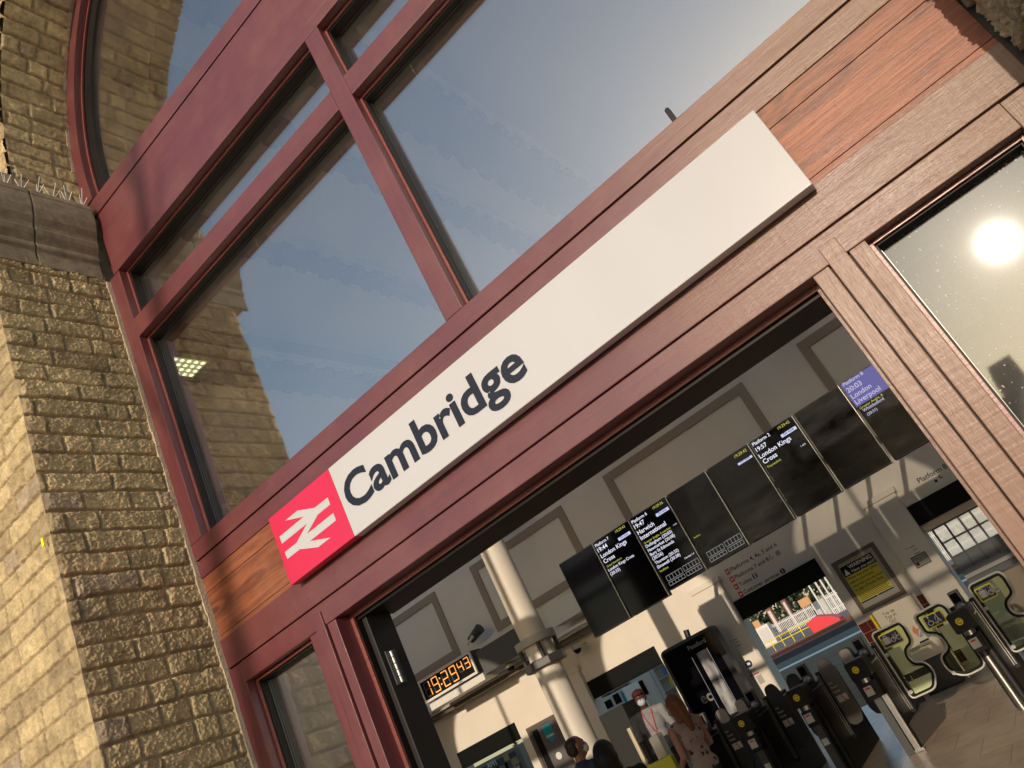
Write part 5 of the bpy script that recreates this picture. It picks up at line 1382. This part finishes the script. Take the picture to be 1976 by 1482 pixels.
# white palisade fences
M['whitepaint'] = mat('galvanised_white', (.60, .60, .58), .6)
def fence_(u0, u1, w0, w1, d, label, step=.014):
    t = thing('palisade_fence', label, 'fence', (W((u0 + u1) / 2, 0, d).x, d - D, 0), 'pale palisade fences beyond the track')
    q = MB(); a, b = W(u0, w0, d), W(u1, w1, d); x = a.x
    while x < b.x:
        q.box(x, x + .07, d - D, d - D + .03, 0, b.z + .04); x += .14 * d / 70
    q.build('pales', M['whitepaint'], t)
    q = MB()
    for f_ in (.25, .85): q.box(a.x, b.x, d - D + .03, d - D + .08, b.z * f_, b.z * f_ + .09)
    q.build('fence_rails', M['whitepaint'], t)
fence_(-.345, -.283, -.02, -.0055, 78, 'pale palisade fence behind the yellow railing')
fence_(-.2625, -.20, -.027, -.0038, 66, 'pale palisade fence right of the red barrier')
fence_(-.135, .02, -.02, .004, 60, 'pale palisade fence seen through the grey gate panes')
# concrete boundary between the fences, cabinets, boards and poles
def bx(name, u0, u1, w0, w1, d, th, m_, label, cat, ground=False):
    a, b = W(u0, w0, d), W(u1, w1, d)
    q = MB(); q.box(a.x, b.x, d - D, d - D + th, 0 if ground else a.z, b.z); q.build(name, m_, None, bevel=.02)
    o = bpy.context.scene.objects[-1] if False else q
    return q
def bx2(name, u0, u1, w0, w1, d, th, m_, label, cat, ground=True, feet=False):
    a, b = W(u0, w0, d), W(u1, w1, d)
    t = thing(name, label, cat, ((a.x + b.x) / 2, d - D, 0))
    q = MB(); q.box(a.x, b.x, d - D, d - D + th, 0.0 if ground else a.z, b.z); q.build('body', m_, t, bevel=.02)
    if not ground:
        q = MB()
        for x in (a.x + .1 * (b.x - a.x), b.x - .1 * (b.x - a.x)): q.box(x - .05, x + .05, d - D + th, d - D + th + .08, 0, b.z)
        q.build('posts', M['whitepaint'], t)
    else:
        q = MB(); q.box(a.x + .15, b.x - .15, d - D - .03, d - D - .001, .3, b.z - .25); q.build('door', mat('cabinet_door', (.5, .48, .46), .5), t)
bx2('equipment_cabinet', -.3565, -.3400, -.02, -.0008, 72, .8, mat('white_cabinet', (.62, .58, .56), .5), 'pale trackside equipment cabinet at the left of the yard', 'cabinet')
bx2('equipment_cabinet', -.2785, -.2640, -.02, -.0045, 74, .8, mat('grey_cabinet', (.42, .42, .40), .5), 'grey trackside cabinet between the palisade fences', 'cabinet')
tan = mat('tan_board', (.50, .27, .12), .7)
bx2('site_board', -.2925, -.2785, -.0045, .0050, 71, .1, tan, 'tan site board standing above the palisade fence', 'board', ground=False)
bx2('site_board', -.3560, -.3475, -.0015, .0075, 73, .1, tan, 'tan site board above the pale trackside cabinet', 'board', ground=False)
bx2('gate_pillar', -.3330, -.3262, -.0, .0130, 90, .6, mat('brown_brick', (.20, .09, .06), .8), 'brown brick pillar left of the tan board in the yard', 'pillar')
bx2('gate_pillar', -.3110, -.3050, -.0, .0140, 90, .6, mat('brown_brick2', (.17, .08, .06), .8), 'brown brick pillar nearest the tan board in the yard', 'pillar')
for u_, l_ in ((-.2706, 'first tall white pole, right above the red barrier'), (-.2620, 'second tall white pole from the red barrier'), (-.2555, 'third tall white pole from the red barrier'), (-.2490, 'fourth tall white pole, at the opening edge')):
    q = MB(); p_ = W(u_, 0, 70); q.tube([(p_.x, p_.y, 0), (p_.x, p_.y, 5.0)], [.09, .07], 8); tag(q.build('white_pole', M['whitepaint'], None), l_, 'pole', 'white poles in the yard')
# far wood behind the yard
def foliage(name, x0, x1, y0, y1, z0, z1, n, size, seed, m_):
    rs = np.random.RandomState(seed); q = MB()
    for i in range(n):
        t_ = rs.rand(); x = x0 + (x1 - x0) * rs.rand(); y = y0 + (y1 - y0) * rs.rand()
        top = z1 * (.72 + .28 * math.sin(x * .35 + 1.3 * math.sin(x * .11)))
        z = z0 + (top - z0) * rs.rand() ** .8
        a = Vector(rs.randn(3)).normalized(); b = a.cross(Vector(rs.randn(3))).normalized(); s_ = size * (.6 + .8 * rs.rand()); c_ = Vector((x, y, z))
        q.add([c_ - a * s_, c_ + b * s_ * .6, c_ + a * s_, c_ - b * s_ * .6], [(0, 1, 2, 3)])
    return q.build(name, m_, None)
wd_ = foliage('woodland', -75, 25, 95, 112, 0, 12, 24000, .42, 3, mat('dark_foliage', (.022, .036, .014), .7, noise=.5, nscale=1.5))
tag(wd_, 'dark green wood behind the yard', 'trees', kind='stuff')
# the grey half-glazed gate in the rightmost opening
gg = thing('glazed_gate', 'blue-grey half-glazed gate in the rightmost opening, three panes wide', 'gate', (U(-.07, 14.1), 14.1 - D, 0))
yg_ = 14.12 - D; gm = mat('blue_grey_paint', (.085, .10, .125), .45)
q = MB(); cols = [-.1190, -.1040, -.0893, -.0757, -.0600, -.0450, -.0300, -.0150]; rows = [.0052, -.0120, -.0290, -.0480]
def Zc(w): return H + w * 14.12
def Uc(u): return u * 14.12
for c_ in cols: q.box(Uc(c_) - .014, Uc(c_) + .014, yg_ - .02, yg_ + .03, Zc(rows[-1]), Zc(rows[0]))
for r_ in rows: q.box(Uc(cols[0]), Uc(cols[-1]), yg_ - .018, yg_ + .028, Zc(r_) - .014, Zc(r_) + .014)
q.build('gate_frame', gm, gg)
q = MB(); q.box(Uc(cols[0]), Uc(cols[-1]), yg_ - .005, yg_ + .02, .01, Zc(rows[2])); q.build('solid_panels', mat('grey_panel', (.13, .145, .16), .5), gg)
q = MB(); q.box(Uc(cols[0]), Uc(cols[-1]), yg_ + .004, yg_ + .008, Zc(rows[2]), Zc(rows[0])); q.build('pane', glass_mat('gate_pane', f0=.03), gg)
q = MB(); q.box(Uc(cols[0]), Uc(cols[-1]), yg_ - .06, yg_ - .021, Zc(-.0545), Zc(-.0505)); q.build('kick_rail', M['grey'], gg)
q = MB(); q.box(U(-.1275) + .01, U(-.006), BW + .06, BW + .34, Zc(.0060), Zc(.0150)); q.build('lintel', M['cream'], gg)
q = MB(); a_, b_ = W(-.0985, -.0790, 12.9), W(-.03, -.0640, 12.9); q.box(a_.x, b_.x, 12.9 - D, 13.4 - D, .004, b_.z); cb_ = q.build('counter', mat('tan_counter', (.34, .27, .20), .6), None, bevel=.01)
tag(cb_, 'low tan counter in front of the grey glazed gate', 'counter')

# things seen through the two left openings
def U_(u, d): return u * d
tm = thing('ticket_machine', 'pale grey ticket machine with lit shelf, in the opening behind the staff member', 'ticket machine', (U_(-.56, 16), 16 - D, 0))
q = MB(); q.box(U_(-.600, 16), U_(-.562, 16), 16 - D, 16.8 - D, .004, H + .0105 * 16); q.build('housing', M['white'], tm, bevel=.02)
q = MB(); q.box(U_(-.596, 16), U_(-.585, 16), 16 - D - .02, 16 - D - .002, H - .004 * 16, H + .006 * 16); q.box(U_(-.580, 16), U_(-.570, 16), 16 - D - .02, 16 - D - .002, H - .004 * 16, H + .0085 * 16); q.build('screens', M['scr'], tm)
q = MB(); q.box(U_(-.566, 16), U_(-.5625, 16), 16 - D - .03, 16 - D - .022, H - .03 * 16, H + .008 * 16); q.build('teal_stripe', mat('teal', (.0, .30, .45), .4), tm)
q = MB(); q.box(-13, -7.6, 19.5 - D, 19.7 - D, .004, 3.2); sw = thing('shop_front', 'sunlit pale shop front wall with shelves, seen beyond the staff member', 'shop front', (-9.5, 19.5 - D, 0)); q.build('wall', mat('pale_shop', (.88, .82, .72), .7, noise=.1), sw)
q = MB(); rs = random.Random(9)
cols_ = [mat('goods_%s' % n_, c_, .5) for n_, c_ in (('yellow', (.7, .5, .05)), ('red', (.5, .05, .05)), ('white', (.8, .8, .75)), ('dark', (.03, .03, .03)), ('brown', (.25, .12, .06)), ('blue', (.08, .2, .4)))]
for i, m_ in enumerate(cols_):
    for j in range(14):
        q = MB(); x = -12.6 + rs.random() * 4.6; z = rs.choice((.9, 1.2, 1.5, 1.8, 2.1)); w__ = rs.uniform(.06, .25)
        q.box(x, x + w__, 19.2 - D - i * .004, 19.48 - D, z, z + rs.uniform(.1, .26)); q.build('shelf_goods', m_, sw)
q = MB()
for z in (.86, 1.16, 1.46, 1.76, 2.06): q.box(-12.8, -7.8, 19.15 - D, 19.49 - D, z, z + .03)
q.build('shelves', M['grey'], sw)
dp_ = thing('white_door', 'white door frame with a dark narrow pane, behind the staff member', 'door', (U_(-.528, 17.5), 17.5 - D, 0))
q = MB(); q.box(U_(-.546, 17.5), U_(-.512, 17.5), 17.5 - D, 17.6 - D, .004, H + .0135 * 17.5); q.build('leaf', M['white'], dp_, bevel=.01)
q = MB(); q.box(U_(-.5370, 17.5), U_(-.5285, 17.5), 17.48 - D, 17.498 - D, H - .010 * 17.5, H + .0085 * 17.5); q.build('pane', M['scr'], dp_)
q = MB(); q.box(U_(-.5475, 17.5), U_(-.5455, 17.5), 17.45 - D, 17.62 - D, .004, H + .0145 * 17.5); q.box(U_(-.5125, 17.5), U_(-.5105, 17.5), 17.45 - D, 17.62 - D, .004, H + .0145 * 17.5); q.build('frame', M['grey'], dp_)
kk = thing('coffee_kiosk', 'kiosk with a dark sign reading AM1 and black menu boards, in the leftmost opening', 'kiosk', (U_(-.80, 16.5), 16.5 - D, 0))
def kb_(u0, u1, w0, w1, m_, nm, dy=0, d=16.5):
    q = MB(); q.box(U_(u0, d), U_(u1, d), d - D - dy, d - D - dy + .05, H + w0 * d, H + w1 * d); return q.build(nm, m_, kk)
q = MB(); q.box(U_(-.872, 16.5), U_(-.762, 16.5), 16.6 - D, 17.6 - D, .004, H + .0095 * 16.5); q.build('body', mat('kiosk_body', (.30, .28, .24), .6), kk)
fb = kb_(-.850, -.765, -.0025, .0045, M['dkgrey'], 'fascia', .1)
q = MB(); vs_, fs_ = text_geo("AM1", .03); text_w(q, "AM1", -.0008, -.8200, -.8010, 16.5 - D - .105, 16.5, .03); q.build('lettering', M['white'], fb)
for a in (-.842, -.822, -.803): 
    o_ = kb_(a, a + .016, -.0125, -.0040, M['black'], 'menu_board', .08)
    q = MB()
    for j in range(4): q.box(U_(a + .002, 16.5), U_(a + .013, 16.5), 16.5 - D - .085, 16.5 - D - .081, H + (-.0060 - j * .0017) * 16.5, H + (-.0055 - j * .0017) * 16.5)
    q.build('menu_lines', M['white'], o_)
kb_(-.785, -.7755, -.0030, .0075, mat('kiosk_amber', (.45, .33, .12), .5), 'amber_panel', .12); kb_(-.775, -.765, -.014, -.004, mat('kiosk_tan', (.35, .28, .16), .5), 'tan_panel', .11)
kb_(-.786, -.770, -.030, -.015, M['grey'], 'grey_panel', .12)
o_ = kb_(-.769, -.762, -.0200, -.0130, M['dkgrey'], 'number_panel', .13)
q = MB(); text_w(q, "45", -.0185, -.7685, -.7635, 16.5 - D - .135, 16.5, .03); q.build('lettering', M['white'], o_)
q = MB(); q.box(-13.6, -6.2, BW + .34, 18.4 - D, 2.62, 2.66); 

# ------------------------------------------------------------------ people
M['skin'] = mat('skin', (.42, .22, .15), .5); M['skin2'] = mat('skin_tanned', (.30, .14, .09), .5)
def remesh(name, parts, mat_, parent, vox=.011, mtx=Matrix(), smooth_it=6):
    """parts: ('c', p0, r0, p1, r1) tapered capsules, ('e', centre, radii) ellipsoids -> one closed skin"""
    bm = bmesh.new()
    for p in parts:
        if p[0] == 'c':
            p0, r0, p1, r1 = Vector(p[1]), p[2], Vector(p[3]), p[4]
            n = max(2, int((p1 - p0).length / (min(r0, r1) * .35)) + 1)
            for i in range(n + 1):
                t = i / n
                bmesh.ops.create_icosphere(bm, subdivisions=2, radius=r0 + (r1 - r0) * t, matrix=Matrix.Translation(p0.lerp(p1, t)))
        else:
            bmesh.ops.create_icosphere(bm, subdivisions=3, radius=1.0, matrix=Matrix.Translation(Vector(p[1])) @ Matrix.Diagonal((*p[2], 1)))
    me = bpy.data.meshes.new(name); bm.to_mesh(me); bm.free()
    o = bpy.data.objects.new(name + '_tmp', me); COL.objects.link(o)
    m_ = o.modifiers.new('r', 'REMESH'); m_.mode = 'VOXEL'; m_.voxel_size = vox
    s_ = o.modifiers.new('s', 'SMOOTH'); s_.iterations = smooth_it; s_.factor = .5
    dg = bpy.context.evaluated_depsgraph_get()
    me2 = bpy.data.meshes.new_from_object(o.evaluated_get(dg)); me2.name = name
    bpy.data.objects.remove(o); bpy.data.meshes.remove(me)
    me2.transform(mtx)
    for p in me2.polygons: p.use_smooth = True
    me2.materials.clear()
    return link_mesh(name, me2, mat_, parent)
def person(label, pos, face, ht, skin, top_m, leg_m, hair_m, hair='short', mask_m=None, sleeveless=False, arms=None, glasses=False, cap_m=None, lean=0.0):
    """local frame: +y is where the person looks; face = heading in radians from +y, counter-clockwise"""
    t = thing('person', label, 'person', pos)
    s = ht / 1.72
    Mx = Matrix.Translation(pos) @ Matrix.Rotation(face, 4, 'Z') @ Matrix.Scale(s, 4)
    A = arms or {'L': ((-.20, .02, 1.40), (-.25, -.02, 1.12), (-.24, .16, .92)), 'R': ((.20, .02, 1.40), (.25, -.02, 1.12), (.24, .16, .92))}
    P = [('e', (0, .0, 1.615), (.078, .095, .105)), ('e', (0, .025, 1.545), (.056, .070, .06)), ('e', (0, .105, 1.600), (.013, .022, .024)), ('c', (0, .098, 1.625), .009, (0, .118, 1.592), .012),
         ('c', (-.02, .088, 1.562), .010, (.02, .088, 1.562), .010), ('e', (-.080, .0, 1.600), (.012, .022, .032)), ('e', (.080, .0, 1.600), (.012, .022, .032)), ('c', (-.03, .085, 1.645), .012, (.03, .085, 1.645), .012),
         ('c', (0, -.01, 1.54), .055, (0, -.02, 1.42), .062),
         ('c', (-.13, -.01, 1.40), .065, (.13, -.01, 1.40), .065), ('e', (0, 0, 1.27), (.165, .105, .16)), ('e', (0, 0, 1.10), (.135, .095, .15)), ('e', (0, -.01, .94), (.165, .115, .12)),
         ('c', (-.09, 0, .90), .088, (-.10, .01, .50), .058), ('c', (.09, 0, .90), .088, (.10, -.01, .50), .058),
         ('c', (-.10, .01, .50), .056, (-.105, -.03, .09), .038), ('c', (.10, -.01, .50), .056, (.105, -.05, .09), .038),
         ('c', (-.105, -.05, .045), .038, (-.115, .12, .035), .030), ('c', (.105, -.07, .045), .038, (.115, .10, .035), .030)]
    for sd in 'LR':
        a, b, c_ = [Vector(v) for v in A[sd]]
        P += [('c', a, .050, b, .038), ('c', b, .038, c_, .026)]
        dr = (c_ - b).normalized(); side = 1 if sd == 'L' else -1
        pal = c_ + dr * .055
        P.append(('e', pal, (.030, .030, .040)))
        lat = dr.cross(Vector((side, 0.2, 0))).normalized()
        for i, ln_ in enumerate((.062, .072, .068, .052)):
            o_ = lat * ((i - 1.5) * .020)
            k1 = pal + dr * .03 + o_; k2 = k1 + dr * ln_ * .5; k3 = k2 + (dr * .7 + Vector((side * .5, .2, -.2))).normalized() * ln_ * .5
            P += [('c', k1, .0095, k2, .0088), ('c', k2, .0088, k3, .0078)]
        P += [('c', pal - lat * .028, .011, pal - lat * .045 + dr * .03 + Vector((side * .02, 0, 0)), .009)]
    body = remesh('body', P, skin, t, vox=.009, mtx=Mx, smooth_it=3)
    # clothing over the same skeleton
    Cq = [('c', (-.125, -.01, 1.395), .076, (.125, -.01, 1.395), .076), ('e', (0, .0, 1.27), (.182, .122, .17)), ('e', (0, 0, 1.10), (.155, .115, .16)), ('e', (0, -.01, .95), (.182, .132, .13)), ('c', (0, -.02, 1.43), .075, (0, -.02, 1.40), .08)]
    if not sleeveless:
        for sd in 'LR':
            a, b, c_ = [Vector(v) for v in A[sd]]
            Cq += [('c', a, .062, a.lerp(b, .85), .052)]
    remesh('top', Cq, top_m, t, vox=.012, mtx=Mx, smooth_it=4)
    Lq = [('e', (0, -.01, .93), (.178, .128, .11)), ('c', (-.09, 0, .88), .100, (-.10, .01, .50), .075), ('c', (.09, 0, .88), .100, (.10, -.01, .50), .075), ('c', (-.10, .01, .50), .075, (-.105, -.02, .12), .062), ('c', (.10, -.01, .50), .075, (.105, -.04, .12), .062)]
    remesh('trousers', Lq, leg_m, t, vox=.013, mtx=Mx, smooth_it=4)
    Sq = [('c', (-.105, -.06, .05), .045, (-.118, .14, .04), .038), ('c', (.105, -.08, .05), .045, (.118, .12, .04), .038)]
    remesh('shoes', Sq, M['gateblack'], t, vox=.01, mtx=Mx)
    Hq = [('e', (0, -.022, 1.640), (.090, .100, .100))]
    if hair == 'long': Hq += [('c', (0, -.075, 1.62), .070, (0, -.105, 1.46), .055), ('c', (0, -.105, 1.46), .06, (.0, -.12, 1.34), .035), ('c', (-.075, -.03, 1.60), .028, (-.07, -.07, 1.45), .03), ('c', (.075, -.03, 1.60), .028, (.07, -.07, 1.45), .03)]
    if hair == 'bob': Hq += [('e', (0, -.05, 1.58), (.105, .095, .12)), ('e', (0, -.04, 1.50), (.105, .09, .08))]
    if hair == 'balding': Hq = [('e', (0, -.045, 1.60), (.084, .070, .075)), ('e', (0, -.03, 1.652), (.076, .084, .066))]
    hm = remesh('hair', Hq, hair_m, t, vox=.009, mtx=Mx, smooth_it=2)
    if cap_m: remesh('cap', [('e', (0, -.005, 1.675), (.092, .108, .062)), ('e', (0, .10, 1.665), (.06, .07, .010))], cap_m, t, vox=.008, mtx=Mx)
    if mask_m:
        remesh('face_mask', [('e', (0, .068, 1.563), (.060, .058, .050)), ('e', (0, .090, 1.585), (.030, .035, .030))], mask_m, t, vox=.007, mtx=Mx)
        q = MB()
        for sd in (-1, 1): q.tube([Mx @ Vector((sd * .05, .08, 1.585)), Mx @ Vector((sd * .083, .0, 1.61)), Mx @ Vector((sd * .083, -.01, 1.585)), Mx @ Vector((sd * .05, .07, 1.54))], .002, 5)
        q.build('mask_loops', M['white'], t)
    q = MB()
    for sd in (-1, 1): q.lathe(0, 0, [(.0005, -.0), (.001, .0)], 4) if False else None
    ev = MB()
    for sd in (-1, 1):
        c_ = Mx @ Vector((sd * .031, .082, 1.618)); ev.tube([c_ + Vector((0, 0, -.010 * s)), c_, c_ + Vector((0, 0, .010 * s))], [.004, .0125 * s, .004], 10)
    ev.build('eyes', mat('eye', (.08, .06, .05), .2), t, smooth=True)
    if glasses:
        q = MB()
        for sd in (-1, 1):
            q.tube([Mx @ Vector((sd * .033 + .024 * math.cos(a), .106, 1.615 + .018 * math.sin(a))) for a in np.linspace(0, 6.28, 13)[:-1]], .0018, 5, closed=True)
            q.tube([Mx @ Vector((sd * .057, .104, 1.617)), Mx @ Vector((sd * .085, .0, 1.617))], .0018, 5)
        q.build('glasses', M['gateblack'], t)
    return t, Mx, s
def hairm(n, c): return mat(n, c, .5, noise=.35, nscale=60, stretch=(3, 3, .5), bump=.4, bscale=90)
# woman with the floral top, auburn hair and blue mask
def floral():
    m = mat('floral_cloth', (.40, .30, .26), .8, noise=.04, nscale=40)
    nt = m.node_tree; N = nt.nodes; L = nt.links; b = N["Principled BSDF"]; src = b.inputs["Base Color"].links[0].from_socket
    g = N.new("ShaderNodeNewGeometry"); v = N.new("ShaderNodeTexVoronoi"); v.inputs["Scale"].default_value = 13
    nz = N.new("ShaderNodeTexNoise"); nz.inputs["Scale"].default_value = 45; L.new(g.outputs["Position"], nz.inputs["Vector"])
    L.new(g.outputs["Position"], v.inputs["Vector"])
    ad_ = N.new("ShaderNodeMath"); ad_.operation = 'ADD'; L.new(v.outputs["Distance"], ad_.inputs[0]); L.new(nz.outputs[0], ad_.inputs[1])
    lt = N.new("ShaderNodeMath"); lt.operation = 'LESS_THAN'; lt.inputs[1].default_value = .74; L.new(ad_.outputs[0], lt.inputs[0])
    mx = N.new("ShaderNodeMix"); mx.data_type = 'RGBA'; mx.inputs["B"].default_value = (.06, .02, .022, 1)
    L.new(lt.outputs[0], mx.inputs["Factor"]); L.new(src, mx.inputs["A"]); L.new(mx.outputs["Result"], b.inputs["Base Color"])
    return m
wx = W(-.5050, 0, 8.1)
person('woman with auburn hair, blue mask and sleeveless pale floral top, walking to the gates', (wx.x, wx.y, 0), R(62), 1.60, M['skin'], floral(), mat('dark_trousers', (.03, .03, .035), .8),
       hairm('auburn_hair', (.17, .05, .018)), 'long', mat('mask_blue', (.20, .33, .42), .8), sleeveless=True, glasses=True,
       arms={'L': ((-.19, -.01, 1.39), (-.225, -.04, 1.12), (-.20, .17, 1.0)), 'R': ((.19, -.01, 1.39), (.235, .02, 1.12), (.20, .26, 1.08))})
wx = W(-.6680, 0, 7.4)
person('man with receding dark hair seen from behind, dark blue sports top with white stripes', (wx.x, wx.y, 0), R(-38), 1.70, M['skin2'], mat('navy_jersey', (.015, .03, .06), .7), mat('jeans', (.03, .05, .09), .8),
       hairm('dark_brown_hair', (.020, .010, .006)), 'balding', mat('mask_white', (.7, .7, .7), .8))
wx = W(-.6290, 0, 5.6)
person('person with smooth black bobbed hair seen from behind, nearest the doorway', (wx.x, wx.y, 0), R(8), 1.60, M['skin'], mat('black_jacket', (.012, .012, .014), .8), mat('black_trousers', (.012, .012, .014), .8),
       hairm('black_hair', (.006, .005, .005)), 'bob')
wx = W(-.5440, 0, 10.75)
st, Mx, s = person('staff member in dark red cap, pale mask, white shirt and red lanyard behind the gates', (wx.x, wx.y, 0), R(205), 1.80, mat('skin_dark', (.10, .05, .035), .5), mat('white_shirt', (.26, .255, .265), .8), mat('grey_trousers', (.05, .05, .06), .8),
       hairm('staff_hair', (.015, .010, .008)), 'short', mat('mask_pale', (.55, .62, .68), .8), cap_m=mat('maroon_cap', (.07, .014, .016), .7))
q = MB(); q.tube([Mx @ Vector((-.07, .06, 1.44)), Mx @ Vector((-.04, .125, 1.30)), Mx @ Vector((0, .135, 1.12)), Mx @ Vector((.04, .125, 1.30)), Mx @ Vector((.07, .06, 1.44))], .007, 6)
q.build('lanyard', M['red'], st)
